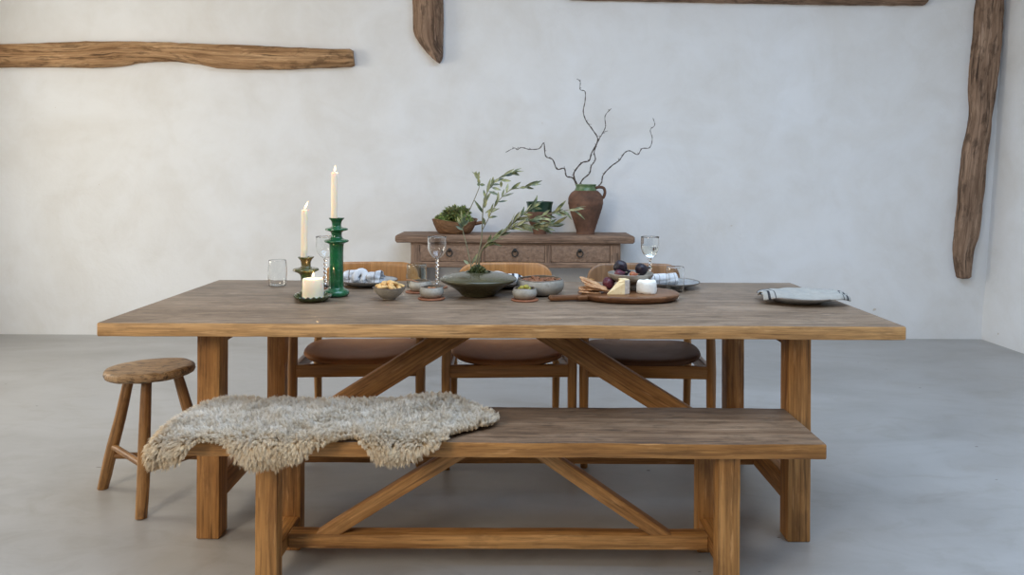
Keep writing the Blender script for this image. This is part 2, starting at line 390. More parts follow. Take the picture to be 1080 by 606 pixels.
M['fig'] = mottled('fig_skin', (0.008, 0.007, 0.014), (0.024, 0.012, 0.020), 26, 0.4, 0.08, 90, c3=(0.034, 0.030, 0.045))
M['figred'] = mottled('ripe_fig_skin', (0.055, 0.014, 0.028), (0.17, 0.035, 0.045), 22, 0.4, 0.08, 90, c3=(0.10, 0.05, 0.07))
M['figcut'] = mottled('fig_flesh', (0.30, 0.06, 0.035), (0.42, 0.17, 0.07), 120, 0.4, 0.2)
M['nutpale'] = mottled('baked_nibble', (0.60, 0.34, 0.12), (0.78, 0.52, 0.22), 60, 0.6, 0.15, 150, c3=(0.34, 0.12, 0.03))
M['pecan'] = mottled('pecan', (0.16, 0.055, 0.022), (0.30, 0.13, 0.06), 80, 0.6, 0.4, 160)
M['almond'] = mottled('almond', (0.36, 0.13, 0.045), (0.48, 0.20, 0.08), 80, 0.6, 0.2)
M['olivefruit'] = mottled('green_olive', (0.30, 0.26, 0.04), (0.44, 0.38, 0.09), 50, 0.25, 0.02)
M['cracker'] = mottled('seeded_cracker', (0.36, 0.15, 0.06), (0.62, 0.38, 0.20), 60, 0.8, 0.5, 110, c3=(0.17, 0.05, 0.018))
M['cheese'] = mottled('cheese_paste', (0.80, 0.62, 0.34), (0.86, 0.72, 0.46), 30, 0.5, 0.15, 90, c3=(0.70, 0.48, 0.20))
M['rind'] = mottled('cheese_rind', (0.52, 0.44, 0.36), (0.68, 0.61, 0.53), 70, 0.8, 0.4, 140, c3=(0.36, 0.29, 0.23))
M['whitecheese'] = mottled('goat_cheese', (0.82, 0.79, 0.71), (0.88, 0.86, 0.80), 40, 0.7, 0.5, 70)
M['paper'] = mottled('parchment_band', (0.70, 0.62, 0.46), (0.80, 0.74, 0.60), 50, 0.8, 0.2)
def linen(name, base, dark, axis, bands, wv=0.35):
    """cloth with woven stripes laid out along the cloth's own coordinate stored in gc"""
    m, nt, b = newmat(name)
    a = N(nt, 'ShaderNodeAttribute', attribute_name='gc'); s = N(nt, 'ShaderNodeSeparateXYZ'); L(nt, a.outputs['Vector'], s.inputs[0])
    c = base
    stops = []
    for (lo, hi) in bands: stops += [(lo, 0), (lo + 0.004, 1), (hi, 1), (hi + 0.004, 0)]
    r = ramp(nt, [(p, (v,)*3) for p, v in stops], 'LINEAR'); L(nt, s.outputs[axis], r.inputs[0])
    n = N(nt, 'ShaderNodeTexNoise', i_Scale=14.0, i_Detail=3.0); L(nt, a.outputs['Vector'], n.inputs['Vector'])
    rb = ramp(nt, [(0.35, tuple(x*0.9 for x in base)), (0.65, base)]); L(nt, n.outputs[0], rb.inputs[0])
    L(nt, mixc(nt, r.outputs[0], rb.outputs[0], dark), b.inputs['Base Color']); b.inputs['Roughness'].default_value = 0.9
    b.inputs['Specular IOR Level'].default_value = 0.1
    w = N(nt, 'ShaderNodeTexNoise', i_Scale=220.0, i_Detail=2.0); L(nt, a.outputs['Vector'], w.inputs['Vector'])
    bp = N(nt, 'ShaderNodeBump', i_Strength=wv, i_Distance=0.002); L(nt, w.outputs[0], bp.inputs['Height']); L(nt, bp.outputs[0], b.inputs['Normal'])
    return m
M['linen'] = linen('striped_linen', (0.37, 0.355, 0.32), (0.035, 0.035, 0.04), 0, [(0.05, 0.075), (0.12, 0.13), (0.88, 0.89), (0.93, 0.955)])
M['linen_white'] = linen('white_linen', (0.66, 0.66, 0.67), (0.16, 0.11, 0.075), 0, [(0.12, 0.14), (0.30, 0.315), (0.62, 0.64), (0.86, 0.875)])
M['linen_check'] = linen('checked_linen', (0.70, 0.70, 0.70), (0.04, 0.045, 0.06), 0, [(0.52, 0.58), (0.66, 0.72), (0.80, 0.86)])
def woolm(name):
    m, nt, b = newmat(name)
    a = N(nt, 'ShaderNodeAttribute', attribute_name='gc'); s = N(nt, 'ShaderNodeSeparateXYZ'); L(nt, a.outputs['Vector'], s.inputs[0])
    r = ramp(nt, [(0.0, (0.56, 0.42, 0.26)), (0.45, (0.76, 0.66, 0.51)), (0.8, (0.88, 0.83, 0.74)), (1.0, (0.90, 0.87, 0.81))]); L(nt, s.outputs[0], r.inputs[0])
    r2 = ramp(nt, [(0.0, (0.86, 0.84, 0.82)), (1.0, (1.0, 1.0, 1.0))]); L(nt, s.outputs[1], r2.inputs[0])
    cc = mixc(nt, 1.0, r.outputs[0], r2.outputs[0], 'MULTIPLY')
    cc = mixc(nt, s.outputs[2], cc, mixc(nt, 1.0, cc, (1.0, 0.86, 0.66), 'MULTIPLY'))  # warm light on the hanging wool and fringe, mixed into its colour
    L(nt, cc, b.inputs['Base Color'])
    b.inputs['Roughness'].default_value = 0.8; b.inputs['Specular IOR Level'].default_value = 0.15
    return m
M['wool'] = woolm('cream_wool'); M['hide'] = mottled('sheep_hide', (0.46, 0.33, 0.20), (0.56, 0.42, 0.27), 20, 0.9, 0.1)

# ------------------------------------------------------------------ the room
WALL_Y, XR, XL, ZC = 5.705, 3.672, -4.55, 3.4
def sheet(name, fn, nu, nv, mat, kind='structure'):
    mb = MB(); vs = [fn(i/nu, j/nv) for j in range(nv+1) for i in range(nu+1)]; fs = []
    for j in range(nv):
        for i in range(nu):
            a = j*(nu+1) + i; fs.append([a, a+1, a+nu+2, a+nu+1])
    mb.add(vs, fs); o = mb.build(name, mat, ang=180, recalc=False); o['kind'] = kind
    return o
def n2(p, s, amp): return noise.noise(Vector(p)*s)*amp
sheet('floor', lambda a, b: Vector((-4.7 + a*8.9, -3.2 + b*9.0, 0)), 4, 4, M['concrete'])
def wb(a, b):
    x, z = -4.7 + a*8.9, b*ZC
    y = WALL_Y + n2((x, 0, z), 0.9, 0.010) + n2((x, 5, z), 3.0, 0.004)
    return Vector((x, y if z > 0.05 else WALL_Y, z))
sheet('wall_back', wb, 120, 50, M['plaster'])
def wr(a, b):
    y, z = 5.9 - a*9.0, b*ZC
    return Vector((XR + 0.064*z + n2((9, y, z), 0.8, 0.012)*min(1, z*3) + n2((3, y, z), 2.6, 0.005)*min(1, z*3), y, z))
sheet('wall_right', wr, 90, 40, M['plaster'])
mb = MB()
for (x0, x1, y0, y1) in ((-4.7, -.9, -.6, 5.9), (2.7, 4.2, -.6, 5.9), (-.9, 2.7, 3.5, 5.9), (-.9, 2.7, -.6, .4)):
    mb.add([(x0, y0, ZC), (x1, y0, ZC), (x1, y1, ZC), (x0, y1, ZC)], [[0, 3, 2, 1]])
mb.build('ceiling', M['plaster'], smooth=False, recalc=False)['kind'] = 'structure'
mb = MB()
for (y0, y1, z0, z1) in ((-0.6, 2.2, 0, ZC), (4.4, 5.85, 0, ZC), (2.2, 4.4, 0, 0.75), (2.2, 4.4, 2.75, ZC)):
    x0, x1 = XL - 0.28, XL
    vs = [(x, y, z) for x in (x0, x1) for y in (y0, y1) for z in (z0, z1)]
    mb.add(vs, [[0, 1, 3, 2], [4, 6, 7, 5], [0, 4, 5, 1], [2, 3, 7, 6], [0, 2, 6, 4], [1, 5, 7, 3]])
mb.build('wall_left', M['plaster'], smooth=False)['kind'] = 'structure'

# ------------------------------------------------------------------ old beams let into the plaster
def beam(name, label, left, right, mat, prot=0.09, yback=None, n=60, horiz=False, group=None, ragged=0.006):
    """a hewn timber: two edge lines traced in pixels, laid on the back wall, with a rounded body standing out of it"""
    yb = WALL_Y + 0.03
    dd = WALL_Y - prot*0.4
    def line(pts):
        w = [at(x, y, dd) for x, y in pts]
        ln = [0]
        for i in range(1, len(w)): ln.append(ln[-1] + (w[i]-w[i-1]).length)
        sm = catmull(w, 10); return sm
    def samp(sm, t):
        f = t*(len(sm)-1); i = min(int(f), len(sm)-2); return sm[i].lerp(sm[i+1], f-i)
    A, B = line(left), line(right); mb = MB(); rings, gcs = [], []
    off = Vector((R.uniform(0, 30),)*3); Ls = 0; pm = None
    for k in range(n+1):
        t = k/n; a, b = samp(A, t), samp(B, t); mid = (a+b)/2
        if pm is not None: Ls += (mid-pm).length
        pm = mid; wv = b - a; w = wv.length; wd = wv.normalized()
        ring, g = [], []
        ends = 1.0 if 0 < k < n else 0.86
        for (s, h) in ((-.5, 0), (-.5, .55), (-.46, .78), (-.36, .95), (-.18, 1.0), (0, 1.02), (.18, 1.0), (.36, .95), (.46, .78), (.5, .55), (.5, 0)):
            P = mid + wd*(s*w*ends); P.y = yb - (prot + 0.03)*h*(ends if h else 1)
            nv = noise.noise_vector(Vector((P.x, 0, P.z))*9 + off + Vector((0, s*3, h)))*ragged + noise.noise_vector(P*34 + off)*ragged*0.5
            P += nv; 
            if h == 0: P.y = yb
            ring.append(P); g.append(Vector((Ls, s*w, h*prot)) + off)
        rings.append(ring); gcs.append(g)
    mb.loft(rings, gcs)
    o = mb.build(name, mat, ang=50)
    # the object's origin at its middle
    c = sum((v.co for v in o.data.vertices), Vector())/len(o.data.vertices)
    o.data.transform(Matrix.Translation(-c)); o.location = c
    return tag(o, label, 'beam', group)
beam('wall_beam', 'long rough horizontal timber beam at upper left of the plaster wall',
     [(-60, 47), (0, 46.5), (60, 44.5), (130, 43.5), (200, 45.5), (280, 48.5), (330, 51), (372, 52)],
     [(-60, 72), (0, 71), (60, 70.5), (118, 70.5), (150, 65.5), (180, 64.5), (205, 67), (235, 72), (290, 73), (320, 72), (345, 71), (374, 70)], M['old_beam'])
beam('wall_beam', 'short vertical beam stub with a slanted broken foot above the candles',
     [(434, -40), (434.5, 0), (436, 20), (436, 33), (441, 44), (452, 57), (459, 64)],
     [(467, -40), (467, 0), (467.5, 20), (467, 35), (467, 50), (466.5, 60), (463, 66)], M['dark_beam'], ragged=0.005)
beam('wall_beam', 'horizontal beam whose underside runs along the top edge of the picture',
     [(600, -30), (660, -29), (780, -27), (900, -25), (978, -23)], [(598, -1), (660, 0.5), (760, 2.2), (860, 4.0), (930, 4.8), (978, 5.0)], M['dark_beam'])
beam('wall_beam', 'tall crooked upright beam beside the right corner of the room',
     [(1036, -40), (1032, 0), (1028, 45), (1024, 86), (1024.5, 125), (1017.5, 158), (1014, 190), (1012, 218), (1009, 245), (1007.5, 266), (1009, 282), (1011, 293)],
     [(1061, -40), (1058, 0), (1055.5, 45), (1051, 86), (1045, 125), (1041.5, 158), (1038, 190), (1035, 218), (1032, 245), (1026, 262), (1023.5, 280), (1022, 293)], M['dark_beam'])

def worn_top(o, m='elm_top'):
    o.data.materials.append(M[m])
    for p_ in o.data.polygons:
        if p_.normal.z > .6: p_.material_index = 1
# ------------------------------------------------------------------ dining table
TZ = 0.76
TX0, TX1, TD0, TD1 = -1.361, 1.298, 2.40, 3.40
t = thing('dining_table', 'long reclaimed elm dining table with crossed braces, laid for a meal', 'table', ((TX0+TX1)/2, (TD0+TD1)/2, 0))
o0 = t.location.copy()
def tl(x, y, z): return (x - o0.x, y - o0.y, z)
_ = MB().bar(tl(TX0, 2.9, TZ-.0225), tl(TX1, 2.9, TZ-.0225), TD1-TD0, .045, r=.0035, seg=60, wob=.0022).build('tabletop', M['elm_edge'], t, ang=30); worn_top(_)
for lx in (-1.036, 0.989):
    for ly in (2.54, 3.26):
        MB().bar(tl(lx, ly, 0), tl(lx, ly, TZ-.044), .078, .078, up=(0, 1, 0), r=.004, seg=14, wob=.0012).build('leg', M['elm'], t, ang=30)
    MB().bar(tl(lx, 2.578, .165), tl(lx, 3.222, .165), .07, .092, r=.004, seg=10, wob=.001).build('side_stretcher', M['elm'], t, ang=30)
    MB().bar(tl(lx, 2.578, .688), tl(lx, 3.222, .688), .07, .055, r=.008, seg=10, wob=.001).build('top_rail', M['elm'], t, ang=30)
MB().bar(tl(-1.002, 2.9, .165), tl(.955, 2.9, .165), .06, .092, r=.004, seg=24, wob=.0015).build('long_stretcher', M['elm'], t, ang=30)
MB().bar(tl(-.88, 2.9, .21), tl(-.075, 2.9, .715), .055, .086, r=.003, seg=14, wob=.0012, cut0=.208, cut1=.717).build('brace', M['elm'], t, ang=30)
MB().bar(tl(.835, 2.9, .21), tl(.01, 2.9, .715), .055, .086, r=.003, seg=14, wob=.0012, cut0=.208, cut1=.717).build('brace', M['elm'], t, ang=30)

# ------------------------------------------------------------------ bench
BX0, BX1, BD0, BD1, BZ = -1.007, 0.934, 2.158, 2.497, 0.46
t = thing('dining_bench', 'long elm bench with braces in front of the table, half under a fleece', 'bench', ((BX0+BX1)/2, 2.33, 0))
o0 = t.location.copy()
_ = MB().bar(tl(BX0, (BD0+BD1)/2, BZ-.0225), tl(BX1, (BD0+BD1)/2, BZ-.0225), BD1-BD0, .045, r=.0035, seg=50, wob=.0024).build('bench_top', M['elm_bench'], t, ang=30); worn_top(_, 'bench_worn')
for lx in (-.731, .655):
    for ly in (2.214, 2.455):
        MB().bar(tl(lx, ly, 0), tl(lx, ly, BZ-.044), .066, .056, up=(0, 1, 0), r=.004, seg=12, wob=.0014).build('leg', M['elm_bench'], t, ang=30)
    MB().bar(tl(lx, 2.241, .0925), tl(lx, 2.428, .0925), .058, .045, r=.003, seg=6, wob=.001).build('side_stretcher', M['elm_bench'], t, ang=30)
MB().bar(tl(-.701, 2.332, .0925), tl(.626, 2.332, .0925), .05, .045, r=.003, seg=24, wob=.002).build('long_stretcher', M['elm_bench'], t, ang=30)
MB().bar(tl(-.572, 2.332, .115), tl(-.092, 2.332, .415), .046, .043, r=.003, seg=12, wob=.0015, cut0=.114, cut1=.417).build('brace', M['elm_bench'], t, ang=30)
MB().bar(tl(.476, 2.332, .115), tl(.030, 2.332, .415), .046, .041, r=.003, seg=12, wob=.0015, cut0=.114, cut1=.417).build('brace', M['elm_bench'], t, ang=30)

# ------------------------------------------------------------------ sheepskin over the bench
def fleece():
    FE = BD1 - BD0; LE = BX0; Rb = 0.036
    def fold(a):
        if a <= 0: return a, 0.0
        if a < Rb*PI/2: return Rb*math.sin(a/Rb), Rb*(1 - math.cos(a/Rb))
        return Rb, Rb + a - Rb*PI/2
    def S(u, v):
        pv, dv = fold(v - FE); pu, du = fold(LE - u)
        lift = 0.010 + 0.012*max(0, noise.noise(Vector((u*6, v*6, 3.3)))) + 0.006*noise.noise(Vector((u*14, v*14, 1)))
        fl = 0.010*noise.noise(Vector((u*9, 4.0, 0))) if dv > 0 else 0
        x = LE - pu if u < LE else u
        y = BD1 - (FE + pv) - 0.006 - max(0, fl + .004) if v > FE else BD1 - v
        z = BZ + 0.004 + lift - dv - du*0.8
        if du > 0: x -= 0.008
        # a thick roll towards the right-hand end, where the neck of the skin bunches up
        z += 0.022*math.exp(-((u + 0.26)/0.10)**2)*max(0, 1 - v/0.22)
        return Vector((x, y, z))
    poly = [(-.985, 0.0), (-1.03, .10), (-1.05, .22), (-1.055, .33), (-1.045, .395), (-1.01, .42), (-.96, .41), (-.91, .365), (-.85, .36),
            (-.79, .39), (-.74, .42), (-.67, .42), (-.60, .395), (-.53, .36), (-.465, .343), (-.43, .37), (-.38, .405), (-.33, .408), (-.26, .385),
            (-.20, .355), (-.18, .32), (-.13, .275), (-.075, .235), (-.045, .19), (-.05, .14), (-.10, .08), (-.16, .025), (-.22, .0), (-.35, .004),
            (-.5, 0.0), (-.65, .004), (-.8, 0), (-.93, .002)]
    pc = [(p.x, p.y) for p in catmull([(a, b, 0) for a, b in poly + poly[:1]], 5)][:-1]
    pa = np.array(pc)
    def inside(u, v):
        c = False; j = len(pc)-1
        for i in range(len(pc)):
            if (pa[i, 1] > v) != (pa[j, 1] > v) and u < (pa[j, 0]-pa[i, 0])*(v-pa[i, 1])/(pa[j, 1]-pa[i, 1]) + pa[i, 0]: c = not c
            j = i
        return c
    def edge(u, v): return float(np.sqrt(((pa - (u, v))**2).sum(1)).min())
    st = 0.012; nu, nv = int(1.12/st), int(.46/st); idx = {}; vs = []; fs = []
    for j in range(nv+1):
        for i in range(nu+1):
            u, v = -1.11 + i*st, -.015 + j*st
            if inside(u, v): idx[(i, j)] = len(vs); vs.append(S(u, v))
    for (i, j) in idx:
        q = [(i, j), (i+1, j), (i+1, j+1), (i, j+1)]
        if all(k in idx for k in q): fs.append([idx[k] for k in q])
    mb = MB(); mb.add(vs, fs)
    hide = mb.build('sheepskin', M['hide'], ang=180)
    tag(hide, 'cream sheepskin with thick curly wool draped over the left half of the bench', 'sheepskin')
    so = hide.modifiers.new('thickness', 'SOLIDIFY'); so.thickness = 0.004; so.offset = 0
    # the wool: locks of fine tapered strands rooted on the hide, one mesh
    rg = np.random.default_rng(3); locks = []; sp = 0.0062
    for j in range(int(.46/sp)):
        for i in range(int(1.12/sp)):
            u = -1.11 + (i + rg.uniform(-.5, .5))*sp; v = -.015 + (j + rg.uniform(-.5, .5))*sp
            if inside(u, v):
                locks.append((u, v))
                if FE < v < FE + .06 or u < LE:
                    for q in range(2):
                        a, b = u + rg.uniform(-.5, .5)*sp, v + rg.uniform(-.5, .5)*sp
                        if inside(a, b): locks.append((a, b))
    nr, nh = 5, 12; e = 0.004
    tri = np.array([(k*3 + a, k*3 + (a+1) % 3, (k+1)*3 + (a+1) % 3, (k+1)*3 + a) for k in range(nr-1) for a in range(3)])
    tt = np.linspace(0, 1, nr)[None, :, None]; VV, GG = [], []
    for (u, v) in locks:
        P = S(u, v); du = S(u + e, v) - P; dv = S(u, v + e) - P
        nn = dv.cross(du)
        if nn.length < 1e-9: continue
        nn.normalize()
        if nn.z < -0.3 or (nn.z < 0.2 and nn.y > 0.2): nn = -nn
        ed = edge(u, v); hang = min(1.0, max(0.0, (v - FE - .002)/.03)); hang = max(hang, min(1.0, max(0.0, (LE - u)/.03)))
        sw = noise.noise_vector(Vector((u*10, v*10, 7)))*0.9 + noise.noise_vector(Vector((u*38, v*38, 2)))*1.0
        flow = Vector((0, -0.45, 0)) + sw + Vector((0, -.1, -0.75))*hang
        if ed < .03:
            k = int(np.argmin(((pa - (u, v))**2).sum(1)))
            ov = P - S(u + (u - pc[k][0])*.2, v + (v - pc[k][1])*.2)
            if ov.length > 1e-6: flow += ov.normalized()*(1 - ed/.03)*.8
        d0 = (nn*1.0 + flow*0.50).normalized()
        Ln = (0.028 + 0.010*noise.noise(Vector((u*16, v*16, 11))) + rg.uniform(-.005, .006))
        if ed < .012: Ln *= 0.8
        s1 = d0.cross(Vector((.31, .2, .93))).normalized(); s2 = np.array(d0.cross(s1)); s1 = np.array(s1); d0 = np.array(d0)
        cph = rg.uniform(0, 2*PI); cr = rg.uniform(.0015, .0042); tint = rg.uniform(0, 1)
        ra = rg.uniform(0, 2*PI, nh); rr = 0.0060*np.sqrt(rg.uniform(0, 1, nh))
        o_ = (np.cos(ra)*rr)[:, None]*s1 + (np.sin(ra)*rr)[:, None]*s2
        w0 = rg.uniform(.0007, .0012, nh); lh = Ln*rg.uniform(.75, 1.12, nh); ph = cph + rg.uniform(-.6, .6, nh)
        tn = np.clip(tint*.7 + rg.uniform(0, .3, nh), 0, 1)
        T = tt; lhT = lh[:, None, None]*T
        ang = ph[:, None, None] + T*4.6
        c = np.array(P)[None, None, :] + d0*lhT*(1 - .08*T) + o_[:, None, :]*(1 - .50*T) + (s1*np.cos(ang) + s2*np.sin(ang))*(cr*T)
        c = c + np.array((0, 0, -1.0))*(lhT*T*(.16 + .22*hang))
        ww = w0[:, None, None]*(1 - .82*T**1.5)
        for_ = []
        for a in range(3):
            an = a*2*PI/3 + ra[:, None, None]; for_.append(c + (s1*np.cos(an) + s2*np.sin(an))*ww)
        VV.append(np.stack(for_, 2).reshape(-1, 3))
        g = np.zeros((nh, nr, 3, 3)); g[..., 0] = tt[:, :, 0][:, :, None]; g[..., 1] = tn[:, None, None]; g[..., 2] = min(1, max(0, .9*hang + .45*max(0, 1 - ed/.05) + .3*noise.noise(Vector((u*12, v*12, 5))))); GG.append(g.reshape(-1, 3))  # third channel: how strongly the painted warm light tints this lock
    V = np.concatenate(VV).astype(np.float32); GG = np.concatenate(GG)
    ns = len(V)//(nr*3); F = (tri[None] + (np.arange(ns)*nr*3)[:, None, None]).reshape(-1, 4).astype(np.int32)
    me = bpy.data.meshes.new('wool'); me.vertices.add(len(V)); me.vertices.foreach_set('co', V.ravel())
    me.loops.add(F.size); me.loops.foreach_set('vertex_index', F.ravel())
    me.polygons.add(len(F)); me.polygons.foreach_set('loop_start', np.arange(0, F.size, 4, dtype=np.int32))
    me.polygons.foreach_set('use_smooth', np.ones(len(F), dtype=bool))
    me.update(calc_edges=True)
    a_ = me.attributes.new('gc', 'FLOAT_VECTOR', 'POINT'); a_.data.foreach_set('vector', np.array(GG, dtype=np.float32).ravel())
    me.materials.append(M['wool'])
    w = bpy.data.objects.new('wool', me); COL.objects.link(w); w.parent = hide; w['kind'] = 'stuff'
fleece()

# ------------------------------------------------------------------ chairs behind the table
def chair(label, x, d, rz, leather):
    t = thing('dining_chair', label, 'chair', (x, d, 0), rz, 'armchairs along the far side of the table')
    for s in (-1, 1):
        MB().tube([(s*.268, -.22, 0), (s*.27, -.22, .2), (s*.27, -.22, .42), (s*.268, -.22, .55), (s*.262, -.215, .655)], [.0155, .019, .021, .019, .015], 14).build('front_leg', M['oak'], t)
        MB().tube(catmull([(s*.25, .24, 0), (s*.25, .215, .25), (s*.25, .205, .43), (s*.24, .225, .60), (s*.222, .262, .735)], 4),
                  [.0150 + .0045*math.sin(PI*min(1, i/12)) for i in range(17)], 14).build('back_leg', M['oak'], t)
        MB().bar((s*.262, -.20, .415), (s*.247, .19, .415), .024, .052, r=.004, seg=4, wob=0).build('side_rail', M['oak'], t, ang=30)
        MB().tube(catmull([(s*.258, -.265, .668), (s*.262, -.20, .668), (s*.268, -.05, .667), (s*.268, .07, .672), (s*.255, .17, .70), (s*.228, .243, .735), (s*.19, .27, .745)], 5),
                  [.012] + [.021]*8 + [.02]*22, 12, flat=.75).build('armrest', M['oak'], t)
    MB().bar((-.255, -.222, .416), (.255, -.222, .416), .024, .054, r=.004, seg=8, wob=0).build('front_rail', M['oak'], t, ang=30)
    MB().bar((-.24, .205, .416), (.24, .205, .416), .024, .05, r=.004, seg=8, wob=0).build('back_rail', M['oak'], t, ang=30)
    # seat pad: a dished squarish shell
    mb = MB(); rings = []
    def ring(k, z, dish, lo):
        out = []
        for j in range(56):
            a = 2*PI*j/56; ca, sa = math.cos(a), math.sin(a); e = 2/3.4
            px = abs(ca)**e*math.copysign(1, ca)*.252*k*(1 - .06*max(0, sa)); py = abs(sa)**e*math.copysign(1, sa)*.218*k - .018
            up = .014*(abs(px)/.252)**2 - .012*(1 - k)*dish - .010*max(0, (py+.018)/.218) - .010*max(0, -(py + .018)/.218)**4
            out.append(Vector((px, py, z + up)))
        return out
    rings = [ring(.05, .436, 0, 1), ring(.6, .436, 0, 1), ring(.90, .440, 0, 1), ring(.975, .446, 0, 1), ring(1, .455, 0, 1), ring(.99, .464, 0, 1), ring(.955, .469, 1, 1), ring(.85, .470, 1, 1), ring(.6, .469, 1, 1), ring(.3, .468, 1, 1), ring(.04, .468, 1, 1)]
    mb.loft(rings); mb.build('seat', M[leather], t, ang=60)
    # curved backrest band with rounded upper corners
    mb = MB(); nU, nS = 40, 16; rings = []; gcs = []
    for i in range(nU + 1):
        x_ = -.237 + .474*i/nU; q = abs(x_)/.237
        rad = max(0, (q - .62)/.38); zt = .82 - .085*(1 - math.sqrt(max(0, 1 - rad**2.2)))
        zb = .665 + .05*(1 - math.sqrt(max(0, 1 - rad**2.2)))
        yy = .292 - .95*x_*x_; ny = Vector((1.9*x_, 1, 0)).normalized(); ring, g = [], []
        h = (zt - zb)/2; zc = (zt + zb)/2; th = .011*(1 - .25*q**6)
        for j in range(nS):
            a = 2*PI*j/nS; ca, sa = math.cos(a), math.sin(a); e = 2/5.0
            oz = abs(sa)**e*math.copysign(1, sa)*h; oy = abs(ca)**e*math.copysign(1, ca)*th
            ring.append(Vector((x_, yy, zc + oz)) + ny*oy + Vector((0, .10*(oz)*1, 0))); g.append(Vector((oz, x_*1.0, oy)) + Vector((7*x, 0, 0)))
        rings.append(ring); gcs.append(g)
    mb.loft(rings, gcs); mb.build('backrest', M['dark_back' if leather == 'dark_leather' else 'oak_back'], t, ang=60)
    return t
chair('oak armchair with tan seat behind the knotted napkin, leftmost of three', -.674, 3.35, math.radians(3.5), 'tan_leather')
chair('oak armchair with tan seat behind the low green vase, middle of three', -.018, 3.35, math.radians(3), 'tan_leather')
chair('oak armchair with dark brown seat behind the fig bowl, rightmost of three', .595, 3.35, math.radians(-3), 'dark_leather')

# ------------------------------------------------------------------ three-legged stool
t = thing('milking_stool', 'small rustic three legged wooden stool with worn oval seat left of the table', 'stool', (-1.393, 2.82, 0))
o0 = t.location.copy()
mb = MB(); rings = []; gcs = []
prof = [(.02, -.036), (.6, -.036), (.90, -.034), (.97, -.028), (1.0, -.017), (.99, -.006), (.955, 0), (.85, .001), (.5, 0.0), (.02, 0.0)]
for (k, z) in prof:
    ring, g = [], []
    for j in range(48):
        a = 2*PI*j/48; v = Vector((math.cos(a)*.166*k, math.sin(a)*.137*k, 0))
        v *= 1 + .025*noise.noise(Vector((math.cos(a)*1.5, math.sin(a)*1.5, 4)))
        zz = .508 + z + .035*v.x + .003*noise.noise(v*20)
        if k > .8 and 0.35 < (a % (2*PI)) and abs(a - 5.35) < .10: zz -= .006 if z > -.02 else 0
        ring.append(Vector((v.x, v.y, zz))); g.append(Vector((v.x + z*.3, v.y, z)))
    rings.append(ring); gcs.append(g)
mb.loft(rings, gcs); mb.build('seat', M['stool_seat'], t, ang=60)
feet = [(-1.336, 2.655), (-1.622, 2.905), (-1.165, 2.90)]
tops = [(-1.375, 2.755), (-1.48, 2.845), (-1.305, 2.845)]
ctr = []
for (fx, fy), (tx, ty) in zip(feet, tops):
    a = Vector(tl(fx, fy, 0)); b = Vector(tl(tx, ty, .48)); pts = []
    for i in range(9):
        q = a.lerp(b, i/8); q += Vector((noise.noise(q*5 + a*7), noise.noise(q*5 + b*9), 0))*.006; pts.append(q)
    pts[0].z = 0
    MB().tube(pts, [.0205, .022, .0225, .0225, .022, .021, .0205, .0195, .018], 14).build('leg', M['stool_wood'], t)
    ctr.append(a.lerp(b, .33))
for i, j, dz in ((0, 1, .02), (1, 2, -.02), (0, 2, .0)):
    a, b = ctr[i].copy(), ctr[j].copy(); a.z += dz; b.z += dz
    MB().tube([a, a.lerp(b, .5), b], .0125, 10).build('rung', M['stool_wood'], t)

# ------------------------------------------------------------------ sideboard against the wall
SZ = 0.822; SF = 5.295
t = thing('sideboard', 'long weathered three drawer sideboard against the plaster wall', 'sideboard', (.026, 5.5, 0))
o0 = t.location.copy()
MB().bar(tl(-.846, 5.487, SZ-.028), tl(.894, 5.487, SZ-.028), .385, .056, r=.012, seg=40, wob=.003).build('top', M['sideboard'], t, ang=30)
fy = 5.345
mb = MB()
mb.bar(tl(-.735, 5.51, .735), tl(-.735, 5.51, .765), .01, .01, seg=1, wob=0)
MB().bar(tl(-.735, fy, .625-.02), tl(.793, fy, .625-.02), .05, .04, r=.004, seg=20, wob=.002).build('lower_rail', M['sideboard'], t, ang=30)
MB().bar(tl(-.735, fy, SZ-.064), tl(.793, fy, SZ-.064), .05, .018, r=.003, seg=20, wob=.001).build('upper_rail', M['sideboard'], t, ang=30)
def kx(px): return (px - 540 + .4)*5.32/FPX
for a, b in ((433.3, 442.4), (508, 511), (575, 581), (643.6, 654.6)):
    x0, x1 = kx(a), kx(b)
    MB().bar(tl((x0+x1)/2, fy, .622), tl((x0+x1)/2, fy, SZ-.066), x1-x0, .046, up=(0, 1, 0), r=.003, seg=6, wob=.001).build('divider', M['sideboard'], t, ang=30)
for s in (-1, 1):
    xx = -.718 if s < 0 else .777
    MB().bar(tl(xx, 5.50, .69), tl(xx, 5.50, SZ-.056), .024, .33, up=(0, 1, 0), r=.003, seg=4, wob=.001).build('side_panel', M['sideboard'], t, ang=30)
    for ly in (5.352, 5.65):
        MB().bar(tl(xx + s*-.022, ly, 0), tl(xx + s*-.022, ly, .70), .075, .06, up=(0, 1, 0), r=.005, seg=10, wob=.002).build('leg', M['sideboard'], t, ang=30)
MB().bar(tl(-.72, 5.665, .69), tl(.78, 5.665, .69), .02, .22, r=.003, seg=6, wob=0).build('back_panel', M['sideboard'], t, ang=30)
MB().bar(tl(-.71, 5.50, .610), tl(.77, 5.50, .610), .30, .016, r=.003, seg=6, wob=0).build('bottom_panel', M['sideboard'], t, ang=30)
